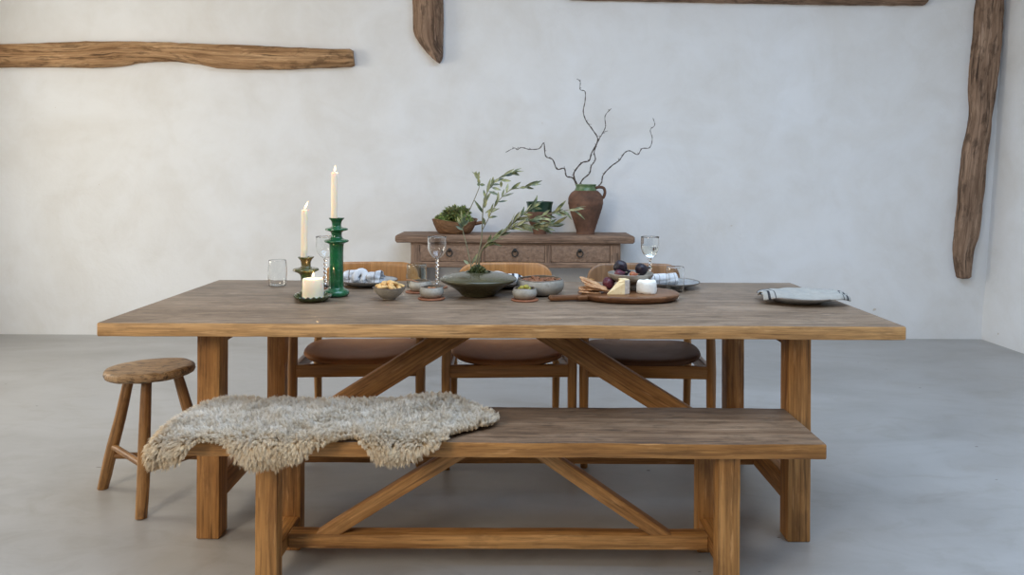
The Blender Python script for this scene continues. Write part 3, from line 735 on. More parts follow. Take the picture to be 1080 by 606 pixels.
for a, b, hx in ((442.4, 508, 474), (511, 575, 543), (581, 643.6, 611.5)):
    x0, x1 = kx(a) + .002, kx(b) - .002
    dr = MB().bar(tl(x0, fy - .006, .690), tl(x1, fy - .006, .690), .03, .124, r=.004, seg=16, wob=.0015).build('drawer', M['carved'], t, ang=30)
    hxw = kx(hx); hm = MB(); hy = fy - .0225
    hm.lathe([(.0005, 0), (.013, 0), (.015, .002), (.011, .005), (.005, .009), (.006, .014), (.003, .018), (.0005, .018)], 14)
    hm.V = [Vector(tl(hxw + v.x, hy - v.z, .712 + v.y)) for v in hm.V]
    ringp = [tl(hxw + .021*math.sin(2*PI*i/20), hy - .014 - .003*math.cos(2*PI*i/20), .692 + .024*math.cos(2*PI*i/20)) for i in range(21)]
    hm.tube(ringp, .0045, 8, up=(0, 1, 0), caps=False)
    hm.build('ring_handle', M['iron'], dr)

# ------------------------------------------------------------------ things on the sideboard
p = at(479, 240, 5.46); WBX = p.x
mb = MB()
pr = [(.0005, 0), (.115, 0), (.135, .02), (.155, .055), (.168, .092), (.172, .098), (.166, .1), (.158, .094), (.142, .06), (.12, .028), (.1, .022), (.0005, .022)]
mb.lathe(pr, 44, mod=lambda r, z, a: (r*(1 + .02*math.sin(3*a + 1)), z + (.012*math.sin(2*a + .5) if z > .05 else 0)), sy=.82)
wbowl = mb.build('dough_bowl', M['bowlwood'], loc=(WBX, 5.47, SZ + .002), ang=50)
tag(wbowl, 'carved brown wooden bowl with a stub handle, full of greens', 'bowl')
MB().tube([(.155, 0, .070), (.185, -.01, .078), (.215, -.015, .083), (.232, -.018, .085)], [.02, .021, .019, .012], 10, flat=.65).build('handle', M['bowlwood'], wbowl)
def clump(name, label, c, rad, mat, n, L0, w0, seed, grp=None):
    rr = random.Random(seed); mb = MB(); c = Vector(c)
    mb.blob((0, 0, 0), rad*.72, rad*.72, rad*.55, 14, 9, .3, 25)
    for i in range(n):
        th = rr.uniform(0, 2*PI); z = rr.uniform(-.25, 1); s = math.sqrt(max(0, 1 - z*z))
        v = Vector((s*math.cos(th), s*math.sin(th), z))
        b = Vector((v.x*rad*.62, v.y*rad*.62, v.z*rad*.5)); d = (v + Vector((rr.uniform(-.6, .6), rr.uniform(-.6, .6), rr.uniform(-.2, .5)))).normalized()
        mb.leaf(b, d, Vector((rr.uniform(-1, 1), rr.uniform(-1, 1), 1)), L0*rr.uniform(.6, 1.2), w0*rr.uniform(.7, 1.2), .3, .3)
    return tag(mb.build(name, M[mat], loc=c, ang=60), label, 'greenery', grp)
clump('moss_clump', 'light green moss mound at the left of the wooden bowl', (WBX - .085, 5.46, SZ + .090), .082, 'greens', 460, .024, .012, 1)
clump('moss_clump', 'yellowish green moss mound at the right of the wooden bowl', (WBX + .075, 5.45, SZ + .090), .082, 'greens', 460, .024, .012, 2)
clump('leafy_sprig', 'taller mound of dark green leaves rising in the middle of the wooden bowl', (WBX - .005, 5.49, SZ + .130), .082, 'darkgreens', 240, .05, .020, 3)
clump('leafy_sprig', 'tuft of yellow green leaves high on the right in the wooden bowl', (WBX + .055, 5.50, SZ + .145), .07, 'greens', 240, .034, .017, 5)

def pot_at(px): return kx(px)*5.46/5.32
pot = thing('glazed_pot', 'small terracotta pot with dark green glazed rim between bowl and urn', 'pot', (pot_at(569), 5.46, SZ))
pr = cprof([(.048, 0), (.050, .012), (.062, .055), (.084, .10), (.092, .14), (.090, .172)], 4)
MB().lathe([(.0005, 0)] + pr + [(.0005, .172)], 40).build('body', M['terracotta'], pot, ang=50)
pr = cprof([(.0905, .1705), (.091, .19), (.096, .22), (.101, .238), (.099, .242), (.09, .236), (.083, .20), (.082, .176)], 4)
MB().lathe(pr, 40, mod=lambda r, z, a: (r, z - (.012*(.5 + .5*math.sin(5*a + math.sin(2*a))) if z < .178 else 0)), caps=False).build('glazed_rim', M['potgreen'], pot, ang=50)
MB().lathe([(.0005, .205), (.082, .205), (.082, .200), (.0005, .2)], 30).build('inside', M['inner'], pot)

UX = pot_at(617.5)
urn = thing('terracotta_urn', 'large brown terracotta urn with green glazed neck and one handle', 'urn', (UX, 5.47, SZ))
pr = cprof([(.068, 0), (.069, .02), (.080, .06), (.103, .13), (.124, .20), (.131, .245), (.124, .285), (.104, .312), (.086, .326)], 5)
MB().lathe([(.0005, 0)] + pr + [(.0005, .326)], 56, mod=lambda r, z, a: (r*(1 + .006*math.sin(z*170)), z)).build('body', M['terracotta'], urn, ang=50)
pr = cprof([(.0855, .322), (.079, .336), (.074, .35), (.076, .362), (.080, .368), (.078, .373), (.070, .370), (.066, .352), (.07, .330)], 4)
MB().lathe(pr, 44, caps=False).build('glazed_neck', M['neckgreen'], urn, ang=50)
MB().lathe([(.0005, .345), (.068, .345), (.068, .338), (.0005, .338)], 30).build('inside', M['inner'], urn)
MB().tube(catmull([(.072, -.01, .345), (.10, -.012, .352), (.132, -.014, .345), (.143, -.014, .315), (.134, -.012, .28), (.118, -.01, .268)], 5), .011, 10, flat=1.5, up=(0, 1, 0)).build('handle', M['terracotta'], urn)

def twig(label, pts, r0, r1, dz, extra=()):
    """one dry twisted branch; the last coordinate lets it lean out of the wall plane"""
    W_ = [at(520 + x/4.328, 70 + y/4.328, 5.47 + dz*i/(len(pts)-1)) for i, (x, y) in enumerate(pts)]
    foot = Vector((UX + (W_[0].x - UX)*.25, 5.47, SZ + .347))
    c = catmull([foot] + W_, 6); mb = MB(); n = len(c)
    mb.tube(c, [r0 + (r1 - r0)*(i/(n-1)) + .0009*math.sin(i*1.7) for i in range(n)], 8)
    for ex in extra:
        E = [at(520 + x/4.328, 70 + y/4.328, 5.47 + dz*.6) for x, y in ex]
        E[0] = min(c, key=lambda q: (q - E[0]).length)
        ce = catmull(E, 5); mb.tube(ce, [r1*1.25 - (r1*.7)*(i/(len(ce)-1)) for i in range(len(ce))], 7)
    for k in range(4, n - 2, 5):   # little buds
        d = Vector((R.uniform(-1, 1), R.uniform(-1, 1), R.uniform(-.2, 1))).normalized()
        mb.tube([c[k], c[k] + d*.011, c[k] + d*.018], [r1*.9, r1*.8, r1*.2], 6)
    o = mb.build('twisted_branch', M['branch']); o.data.transform(Matrix.Translation(-foot)); o.location = foot
    tag(o, label, 'branch')
twig('bare twisted branch in the urn reaching far to the left', [(385, 545), (365, 510), (335, 500), (325, 465), (292, 468), (272, 425), (240, 408), (232, 350), (210, 375), (165, 378), (130, 370), (110, 380), (97, 372), (58, 392)], .0058, .0022, -.10)
twig('bare twisted branch in the urn that climbs highest', [(388, 545), (370, 505), (372, 480), (405, 440), (438, 430), (450, 395), (478, 335), (455, 290), (425, 248), (412, 205), (420, 160), (420, 115), (398, 105), (398, 70), (383, 57)], .0062, .0022, -.05, [[(425, 248), (436, 262), (450, 265)]])
twig('bare twisted branch in the urn with a short forked tip in the middle', [(394, 548), (410, 515), (440, 488), (448, 455), (467, 425), (462, 388), (484, 332), (497, 310), (513, 275), (512, 225), (540, 192)], .0058, .0024, -.08, [[(500, 297), (512, 298), (524, 294)]])
twig('bare twisted branch in the urn bending away to the right', [(470, 552), (495, 530), (503, 495), (540, 455), (575, 430), (600, 395), (625, 385), (660, 402), (680, 375), (715, 370), (727, 330), (718, 290), (738, 268), (730, 235)], .0052, .002, .06, [[(575, 430), (572, 422), (578, 418)]])

# ------------------------------------------------------------------ table setting
def ondeck(px, d): return Vector(((px - 540 + (CAMH - TZ)/d*FPX*ROLL)*d/FPX, d, TZ + .0015))
def tumbler(label, px, d, r, h, mat, bulge=1.0):
    pr = cprof([(r*.80, 0), (r*.90, .004), (r*.97*bulge, h*.3), (r*1.0*bulge, h*.55), (r*.97, h*.85), (r*.93, h)], 4)
    o = MB().lathe(rim_shell(pr, .0022), 40).build('tumbler', M[mat], loc=ondeck(px, d), ang=60)
    return tag(o, label, 'glass')
tumbler('clear barrel shaped tumbler standing alone at the left of the candles', 292.5, 3.22, .040, .112, 'glass', 1.03)
tumbler('smoky glass tumbler behind the small grey bowls', 439.2, 3.21, .0455, .098, 'smoke_glass', 1.0)
tumbler('clear straight tumbler right of the cheese board', 712, 3.11, .0395, .105, 'glass', .98)

def goblet(label, px, d, wine):
    t = thing('wine_glass', label, 'glass', ondeck(px, d), 0)
    bp = cprof([(.006, .122), (.016, .126), (.030, .140), (.039, .160), (.0405, .185), (.0405, .217)], 5)
    MB().lathe(rim_shell(bp, .0016), 40).build('bowl', M['glass'], t, ang=60)
    mb = MB(); rings = []
    for i in range(61):
        z = .008 + .114*i/60; ring = []; ph = i/60*2*PI*3.2
        k = 1 if .04 < i/60 < .97 else .9
        for j in range(14):
            a = 2*PI*j/14; rr = .0050*(1 + .42*math.cos(2*(a - ph)))*k*1.12
            ring.append(Vector((math.cos(a)*rr, math.sin(a)*rr, z)))
        rings.append(ring)
    mb.loft(rings); mb.build('twisted_stem', M['glass'], t, ang=70)
    MB().lathe([(.0005, 0), (.036, 0), (.037, .0012), (.034, .0024), (.012, .0055), (.006, .0085), (.0005, .0085)], 36).build('foot', M['glass'], t, ang=60)
    if wine:
        wp = [(.0005, .1255)] + [(r - .0017, z + .0008) for r, z in bp if .125 < z < .172] + [(.0388, .174), (.0005, .174)]
        MB().lathe(wp, 36).build('wine', M['wine'], t, ang=60)
    return t
def coaster(label, px, d, r):
    o = MB().lathe([(.0005, 0), (r - .001, 0), (r, .001), (r, .0035), (r - .001, .0045), (.0005, .0045)], 32).build('coaster', M['cork'], loc=ondeck(px, d), ang=40)
    return tag(o, label, 'coaster')
g1 = goblet('empty twisted stem wine glass half hidden behind the tall green candlestick', 343, 3.17, False)
g2 = goblet('twisted stem wine glass standing between smoky tumbler and green vase', 460.7, 3.19, False)
g3 = goblet('wine glass with white wine behind the figs at the right', 685.3, 3.30, True)
coaster('round rust leather coaster under the half hidden wine glass', 343, 3.17, .042)
coaster('round rust leather coaster under the central wine glass', 462, 3.19, .042)
g1.location.z += .0045; g2.location.z += .0045

# candlesticks and candles
def candle(label, loc, r, h, tilt=0.0, fl=1.0):
    t = thing('taper_candle' if r < .02 else 'pillar_candle', label, 'candle', loc)
    MB().lathe([(.0005, 0), (r, 0), (r, h*.5), (r*.985, h - .004), (r*.93, h), (r*.7, h - .0015 if r < .02 else h - .006), (.0005, h - .002 if r < .02 else h - .007)], 28,
               mod=lambda q, z, a: (q*(1 + .012*math.sin(3*a + z*40)), z)).build('wax', M['wax'], t, ang=50)
    MB().tube([(0, 0, h - .004), (.0004, 0, h + .004), (.0012, 0, h + .008)], [.0009, .0008, .0006], 6).build('wick', M['wick'], t)
    s = fl
    pr = [(.0003, h + .003), (.0022, h + .003 + .003*s), (.0038, h + .003 + .008*s), (.0041, h + .003 + .012*s), (.0032, h + .003 + .018*s), (.0017, h + .003 + .025*s), (.0003, h + .003 + .032*s)]
    mb = MB().lathe(pr, 14); 
    for v in mb.V: v.x += tilt*(v.z - h - .003)
    mb.build('flame', M['flame'], t, ang=180)
    gl = bpy.data.lights.new('flame_light', 'POINT'); gl.energy = .30*fl if r < .02 else .5; gl.color = (1.0, .62, .28); gl.shadow_soft_size = .006
    go = bpy.data.objects.new('flame_light', gl); COL.objects.link(go); go.parent = t; go.location = (tilt*.012, 0, h + .014)
    return t
CY = 2.955; cx = ondeck(354.5, CY)
tall = thing('candlestick', 'tall shiny green ceramic candlestick with two flanges', 'candlestick', cx)
pr = cprof([(.044, 0), (.049, .004), (.051, .012), (.046, .022), (.033, .030), (.0285, .042), (.0285, .10), (.0275, .16), (.0285, .205), (.033, .212)], 4)
pr2 = cprof([(.047, .218), (.048, .222), (.044, .226), (.026, .232), (.0205, .245), (.024, .258), (.043, .265), (.0445, .269), (.041, .273), (.021, .278), (.0185, .289), (.022, .302), (.031, .312)], 4)
MB().lathe([(.0005, 0)] + pr + pr2 + [(.031, .315), (.0145, .314), (.013, .300), (.0005, .30)], 44, mod=lambda r, z, a: (r*(1 + .018*math.sin(2*a + z*30) + .012*math.sin(5*a)), z)).build('body', M['green'], tall, ang=70)
candle('tall lit cream taper candle in the tall green candlestick', cx + Vector((-.009, 0, .301)), .0128, .197, tilt=.12, fl=.8)
CY2 = 2.90; cx = ondeck(322.5, CY2)
short = thing('candlestick', 'short olive brown glazed candlestick behind the pillar candle', 'candlestick', cx)
pr = cprof([(.042, 0), (.046, .004), (.047, .010), (.040, .018), (.022, .026), (.018, .045), (.019, .075), (.024, .095), (.048, .108), (.050, .112), (.046, .117), (.022, .122), (.0185, .134), (.022, .150), (.031, .160)], 4)
MB().lathe([(.0005, 0)] + pr + [(.031, .163), (.0145, .162), (.013, .148), (.0005, .148)], 44, mod=lambda r, z, a: (r*(1 + .02*math.sin(3*a + z*30) + .012*math.sin(7*a)), z)).build('body', M['olive'], short, ang=70)
candle('lit cream taper candle in the short olive candlestick', cx + Vector((-.007, 0, .149)), .0128, .200, tilt=.45)
cx = ondeck(330, 2.83)
dish = MB().lathe([(.0005, 0), (.045, 0), (.055, .004), (.066, .014), (.070, .020), (.068, .0225), (.062, .019), (.052, .010), (.045, .007), (.0005, .007)], 96,
                  mod=lambda r, z, a: (r + (.0035*math.cos(20*a) if r > .055 else 0), z + (.003*math.cos(20*a) if r > .06 else 0))).build('candle_dish', M['darkgreen'], loc=cx, ang=60)
tag(dish, 'scalloped dark green dish under the pillar candle', 'dish')
candle('short thick lit pillar candle in the scalloped dish', cx + Vector((0, 0, .0072)), .0405, .080, tilt=.05, fl=.72)

# plates and napkins
def plate(label, px, d, r, mat='plate', h=.024):
    t = MB().lathe([(.0005, .003), (r*.50, .003), (r*.52, 0), (r*.56, 0), (r*.60, .004), (r*.85, h*.55), (r*.99, h - .002), (r, h), (r*.985, h + .0015), (r*.96, h - .001), (r*.82, h*.62), (r*.6, .010), (.0005, .009)], 56).build('plate', M[mat], loc=ondeck(px, d), ang=50)
    tag(t, label, 'plate')
    MB().lathe([(r*.993, h - .0012), (r*1.003, h), (r*.99, h + .0022), (r*.972, h + .0008)], 56, caps=False).build('rim', M['rimdark'], t, ang=90)
    return t
plate('speckled grey plate under the knotted napkin at the left place', 389, 3.255, .128)
plate('speckled grey plate behind the low green vase, mostly hidden', 529, 3.235, .128)
plate('speckled grey plate behind the right tumbler', 707, 3.245, .128)
plate('shallow grey plate alone near the right end of the table', 840.5, 2.885, .152, h=.027)

def cloth(name, label, fn, nu, nv, mat, loc, rz=0, th=.0025, ang=180):
    mb = MB(); vs = [fn(i/nu, j/nv) for j in range(nv+1) for i in range(nu+1)]; fs = []
    gc = [(i/nu, j/nv, 0) for j in range(nv+1) for i in range(nu+1)]
    for j in range(nv):
        for i in range(nu):
            a = j*(nu+1) + i; fs.append([a, a+1, a+nu+2, a+nu+1])
    mb.add(vs, fs, gc); o = mb.build(name, M[mat], loc=loc, ang=ang); o.rotation_euler.z = rz
    m = o.modifiers.new('thickness', 'SOLIDIFY'); m.thickness = th; m.offset = 1
    m = o.modifiers.new('smooth', 'SUBSURF'); m.levels = m.render_levels = 1
    return tag(o, label, 'napkin')
# folded napkin lying across the near right plate, its ends falling over the rim
def foldnap(a, b):
    x = (a - .5)*.320; w = 1.0
    if a < .22: w = 1 - .50*((.22 - a)/.22)**1.4
    if a > .84: w = 1 - .45*((a - .84)/.16)
    y = -.030 + (b - .5)*.165*w
    edge_ = max(0, abs(b - .5)*2 - .45)/.55
    z = .0435 - .012*edge_**2 + .003*math.sin(a*9 + b*4) + .0018*math.sin(a*31 + b*3)*(1 - edge_) - (.010*edge_**1.5 if b < .5 else 0)
    if a < .18: z -= ((.18 - a)/.18)**2*.012
    if a > .84: z += .006*math.sin(b*19) - .010*((a - .84)/.16)**2
    return Vector((x, y + .008*math.sin(a*5), z))
nap = cloth('folded_napkin', 'folded grey napkin with black striped ends on the right end plate', foldnap, 40, 16, 'linen', ondeck(844, 2.875), rz=-.06, th=.006)
# second fold below it
def knot(a, b):
    # a rolled cloth, pinched in the middle
    an = b*2*PI
    x = (a - .5)*.17; pin = 1 - .55*math.exp(-((a - .42)/.10)**2)
    rr = (.021 + .008*math.sin(a*7 + 1))*pin*(1 + .22*math.sin(3*an + a*9) + .12*math.sin(7*an - a*6))
    return Vector((x, math.cos(an)*rr*1.25 + .012*math.sin(a*6), .030 + math.sin(an)*rr*1.0 + .016*math.exp(-((a - .42)/.16)**2)))
t = cloth('knotted_napkin', 'white napkin tied in a loose knot on the left place plate', knot, 40, 28, 'linen_white', ondeck(384, 3.235) + Vector((0, 0, .004)), rz=-.18, th=.003)
mb = MB()
def loop(c, rx, rz_, r, a0, a1, tw):
    pts = [Vector((c[0] + rx*math.cos(a), c[1] + tw*math.sin(a*1.3), c[2] + rz_*math.sin(a))) for a in [a0 + (a1 - a0)*i/14 for i in range(15)]]
    mb.tube(pts, [r*(.8 + .3*math.sin(PI*i/14)) for i in range(15)], 10, flat=.55, up=(0, 1, 0))
loop((-.01, -.018, .036), .020, .024, .015, -1.0, 3.9, .012); loop((-.05, -.018, .026), .026, .016, .013, -.4, 3.2, .012); loop((.038, -.016, .030), .028, .015, .013, .2, 3.6, .014)
kn = mb.build('knot', M['linen_white'], t, ang=180)
def midnap(a, b):
    x = (a - .5)*.20; y = (b - .5)*.11
    z = .036 + .017*math.cos((b - .5)*PI)*(1 - .4*a) + .005*math.sin(a*13 + b*5) + .006*math.sin(b*11) - (.028*((a - .55)/.45)**1.6 if a > .55 else 0)
    return Vector((x, y, z + .004))
cloth('folded_napkin', 'white napkin with black checks peeking out behind the low green vase', midnap, 36, 18, 'linen_check', ondeck(532, 3.225), rz=.05, th=.004)
def rolled(a, b):
    an = b*2*PI; x = (a - .5)*.13
    rr = .024*(1 + .10*math.sin(3*an + a*3) + .05*math.sin(8*an + a*7))
    return Vector((x, math.cos(an)*rr*1.5, .036 + math.sin(an)*rr*.95))
cloth('rolled_napkin', 'white rolled napkin on the plate behind the right tumbler', rolled, 24, 26, 'linen_white', ondeck(698, 3.235), rz=.2, th=.002)

# bowls
def bowl(name, label, px, d, prof, th, mat, rim=None, loc=None):
    o = MB().lathe(rim_shell(cprof(prof, 4), th), 48, mod=lambda r, z, a: (r*(1 + .010*math.sin(2*a + px)), z + (.0012*math.sin(3*a + px) if z > prof[-1][1]*.7 else 0))).build(name, M[mat], loc=loc or ondeck(px, d), ang=60)
    tag(o, label, 'bowl')
    if rim:
        r, z = prof[-1]
        MB().lathe([(r - th*1.1, z - .001), (r - th*1.0, z + .0016), (r + .0006, z + .0012), (r + .0008, z - .0012)], 48, mod=lambda r, z, a: (r*(1 + .010*math.sin(2*a + px)), z + .0012*math.sin(3*a + px)), caps=False).build('rim', M[rim], o, ang=90)
    return o
snack = bowl('snack_bowl', 'small grey flared bowl of golden nibbles left of the wine glass', 410.5, 2.885, [(.024, 0), (.027, .004), (.045, .018), (.058, .034), (.0645, .047)], .004, 'stone', 'rimdark')
PIN = [(.030, 0), (.038, .003), (.0465, .014), (.048, .026), (.044, .038), (.0415, .041)]
pin1 = bowl('pinch_bowl', 'small grey rounded bowl with a wooden spoon, the rear one by the smoky tumbler', 443.5, 3.07, PIN, .004, 'stone', 'rimdark', loc=ondeck(443.5, 3.07) + Vector((0, 0, .0045)))
pin2 = bowl('pinch_bowl', 'small grey rounded bowl holding almonds, in front of the wine glass', 455.3, 2.905, PIN, .004, 'stone', 'rimdark', loc=ondeck(455.3, 2.905) + Vector((0, 0, .0045)))
pin3 = bowl('pinch_bowl', 'small grey rounded bowl holding green olives, by the board handle', 553.3, 2.885, PIN, .004, 'stone', 'rimdark', loc=ondeck(553.3, 2.885) + Vector((0, 0, .0045)))
coaster('rust leather coaster under the small bowl with a spoon', 440.5, 3.06, .050)
coaster('rust leather coaster under the small bowl of almonds', 455.2, 2.895, .054)
coaster('rust leather coaster under the small bowl of olives', 553.6, 2.875, .054)
nutbowl = bowl('nut_bowl', 'wide grey stoneware bowl of pecans right of the green vase', 569.5, 3.03, [(.060, 0), (.074, .003), (.092, .016), (.100, .034), (.098, .052), (.093, .063)], .005, 'stone', 'rimdark')
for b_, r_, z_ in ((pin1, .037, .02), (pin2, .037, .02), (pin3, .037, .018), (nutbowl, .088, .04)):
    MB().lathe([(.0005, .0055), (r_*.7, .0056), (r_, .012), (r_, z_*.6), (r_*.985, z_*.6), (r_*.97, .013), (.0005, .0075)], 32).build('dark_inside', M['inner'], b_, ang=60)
sp = MB(); a = Vector((-.058, -.012, .0465)); 
sp.tube([a, a + Vector((.02, .004, -.002)), a + Vector((.045, .009, -.010)), a + Vector((.06, .012, -.018))], [.0045, .0055, .005, .009], 10, flat=.6)
o = sp.build('salt_spoon', M['spoonwood'], loc=pin1.location); tag(o, 'tiny wooden spoon resting in the rear small bowl', 'spoon')

def many(proto, spots, rr):
    for i, (x, y, z) in enumerate(spots):
        o = proto if i == 0 else proto.copy()
        if i: COL.objects.link(o)
        o.location = (x, y, z); o.rotation_euler = (rr.uniform(-.5, .5), rr.uniform(-.5, .5), rr.uniform(0, 6.28))
rr = random.Random(11)
mb = MB().tube(catmull([(-.017, -.006, 0), (-.009, .004, .002), (.004, .006, .001), (.016, -.004, 0), (.019, -.010, -.001)], 4), [.005, .008, .0095, .010, .0105, .011, .0105, .010, .0105, .010, .0095, .009, .0085, .008, .007, .006, .004], 10, flat=.75)
nib = tag(mb.build('baked_nibble', M['nutpale'], ang=80), 'golden crooked nibble heaped in the small flared bowl', 'snack', 'golden nibbles in the small flared bowl')
L0 = snack.location; spots = [(L0.x + .03*math.cos(k*1.05), L0.y + .03*math.sin(k*1.05), L0.z + .044 + .004*(k % 2)) for k in range(6)] + [(L0.x + .042*math.cos(k*.95 + .4), L0.y + .04*math.sin(k*.95 + .4), L0.z + .049) for k in range(6)] + [(L0.x + .004, L0.y - .01, L0.z + .058), (L0.x - .016, L0.y + .008, L0.z + .059), (L0.x + .020, L0.y + .004, L0.z + .058), (L0.x, L0.y, L0.z + .035)]
many(nib, spots, rr)
mb = MB().blob((0, 0, 0), .017, .009, .007, 14, 9, .35, 40)
pec = tag(mb.build('pecan_nut', M['pecan'], ang=80), 'brown pecan half heaped in the wide grey bowl', 'nut', 'pecans in the wide grey bowl')
L0 = nutbowl.location; spots = []
for (n, rad, z) in ((13, .066, .046), (9, .042, .050), (5, .018, .055), (8, .056, .056), (11, .074, .053)):
    for k in range(n):
        a = 2*PI*k/n + n; spots.append((L0.x + rad*math.cos(a), L0.y + rad*math.sin(a), L0.z + z + rr.uniform(-.002, .003)))
many(pec, spots, rr)
mb = MB().blob((0, 0, 0), .012, .0075, .005, 12, 8, .1, 20)
alm = tag(mb.build('almond', M['almond'], ang=80), 'brown almond in the small bowl before the wine glass', 'nut', 'almonds in the small bowl')
L0 = pin2.location; many(alm, [(L0.x + x, L0.y + y, L0.z + z) for x, y, z in ((-.010, -.008, .036), (.006, .006, .034), (-.004, .012, .030), (.014, -.006, .028), (-.016, .006, .027), (.002, -.016, .027), (.0, .0, .026))], rr)
mb = MB().blob((0, 0, 0), .0125, .010, .0098, 14, 10)
olv = tag(mb.build('green_olive', M['olivefruit'], ang=90), 'yellow green olive in the small bowl by the board handle', 'olive', 'olives in the small bowl')
L0 = pin3.location; many(olv, [(L0.x + x, L0.y + y, L0.z + z) for x, y, z in ((-.012, -.006, .042), (.007, -.002, .045), (-.002, .014, .040), (.016, .012, .034), (-.020, .010, .032), (.014, -.016, .032), (-.006, -.018, .030))], rr)

# low vase with olive branches
VD = 3.0; vp = ondeck(504.5, VD)
vase = MB().lathe([(.0005, 0)] + cprof([(.070, 0), (.073, .004), (.086, .018), (.112, .036), (.146, .054), (.157, .063), (.153, .071), (.125, .081), (.09, .088), (.058, .092)], 5) +
                  [(.055, .095), (.051, .094), (.050, .086), (.06, .078), (.0005, .075)], 64).build('low_vase', M['vase'], loc=vp, ang=60)
tag(vase, 'low wide dark green saucer shaped vase with olive branches', 'vase')
clump('moss', 'brown green moss packed in the mouth of the low vase', vp + Vector((-.004, 0, .088)), .044, 'moss', 420, .016, .008, 9)
def zo(pts, depth): # points read off the picture at the vase's own depth
    return [at(480 + x/5.05, 170 + y/5.05, depth + dy) for x, y, dy in pts]
def olive(label, pts, r0, r1, leaves, n, seed, t0=.25, Lm=.062, subs=()):
    rr = random.Random(seed); W_ = zo(pts, VD); foot = Vector((vp.x + (W_[0].x - vp.x)*.8, VD + rr.uniform(-.015, .015), vp.z + .080))
    c = catmull([foot] + W_, 6); mb = MB(); m = len(c); lm = MB()
    mb.tube(c, [r0 + (r1 - r0)*i/(m-1) for i in range(m)], 8)
    lines = [(c, t0)]
    for s in subs:
        E = zo(s, VD); E[0] = min(c, key=lambda q: (q - E[0]).length); ce = catmull(E, 6)
        mb.tube(ce, [r1*1.3 - r1*.6*i/(len(ce)-1) for i in range(len(ce))], 7); lines.append((ce, .15))
    for (ln, ts) in lines:
        k = int(n*(len(ln)/m)**.7); side = 1
        for i in range(k):
            t = ts + (1 - ts)*(i + .5)/k; f = t*(len(ln)-1); q = int(min(f, len(ln)-2))
            P = ln[q].lerp(ln[q+1], f - q); T = (ln[q+1] - ln[q]).normalized()
            for sg in (1, -1):
                if rr.random() < .18: continue
                a = rr.uniform(0, 2*PI); o1 = T.cross(Vector((.2, 1, .1))).normalized(); o2 = T.cross(o1)
                o_ = o1*sg*math.cos(a*.35) + o2*rr.uniform(-.8, .8)
                d = (T*rr.uniform(.7, 1.3) + o_*rr.uniform(.35, .8) + Vector((0, 0, -.12))).normalized()
                lm.leaf(P, d, Vector((rr.uniform(-.6, .6), -rr.uniform(.2, 1), rr.uniform(-.2, 1))), Lm*rr.uniform(.6, 1.15), .0125*rr.uniform(.75, 1.2), rr.uniform(-.1, .3), .25)
        lm.leaf(ln[-1] - (ln[-1]-ln[-2]), ln[-1] - ln[-2], (0, -1, .5), Lm*.8, .010)
    for (x, y, dx, dy) in leaves:
        P = zo([(x, y, 0)], VD)[0]; Q = zo([(x + dx, y + dy, rr.uniform(-.01, .01))], VD)[0]
        lm.leaf(P, Q - P, (rr.uniform(-.3, .3), -1, rr.uniform(.2, .8)), (Q - P).length, .013, .1, .2)
    o = mb.build('olive_branch', M['olivestem']); o.data.transform(Matrix.Translation(-foot)); o.location = foot
    lm.V = [v - foot for v in lm.V]; lm.build('leaves', M['oliveleaf'], o, ang=180)
    return tag(o, label, 'branch')
olive('thin olive stem leaning left in the low vase with a leafy tip', [(82, 548, 0), (62, 450, .01), (42, 372, .02), (46, 315, .03), (75, 262, .03), (110, 185, .03), (130, 125, .03), (116, 80, .03)], .0026, .0015,
      [(130, 125, -8, -40), (130, 125, 30, 0), (120, 95, -8, -25), (132, 128, -16, -8), (118, 90, 16, -6), (38, 355, -28, -60), (40, 352, 12, -62), (42, 350, -8, -90), (44, 345, 34, -40), (40, 365, -36, -22), (74, 548, -28, -22), (88, 552, 30, -62)], 3, 21, .92, .03)
olive('upright olive branch in the low vase, the tallest, bending right', [(112, 548, 0), (128, 480, 0), (142, 400, 0), (146, 300, .0), (152, 222, .0), (180, 150, .01), (225, 97, .02), (265, 70, .03), (306, 58, .04)], .0034, .0014,
      [(178, 160, 60, 20), (195, 140, 50, 12), (165, 210, -10, 40), (160, 275, 60, -30), (150, 300, 8, 40), (235, 92, -30, 22), (240, 100, 60, 4), (245, 105, 0, 34)], 15, 22, .42, .058,
      subs=([(146, 372, 0), (175, 310, -.02), (205, 250, -.03), (250, 190, -.03), (300, 150, -.04), (350, 140, -.04), (405, 128, -.04)],))
olive('leafy olive branch in the low vase sweeping out to the right', [(126, 548, 0), (136, 490, -.01), (165, 442, -.03), (210, 412, -.04), (265, 372, -.05), (320, 318, -.06), (370, 278, -.07), (420, 240, -.08)], .0040, .0016,
      [], 22, 23, .28, .062,
      subs=([(230, 400, -.045), (310, 350, -.07), (390, 318, -.09), (470, 290, -.10), (550, 268, -.11), (630, 255, -.12)], [(300, 345, -.06), (380, 345, -.08), (450, 348, -.09), (525, 338, -.10)]))

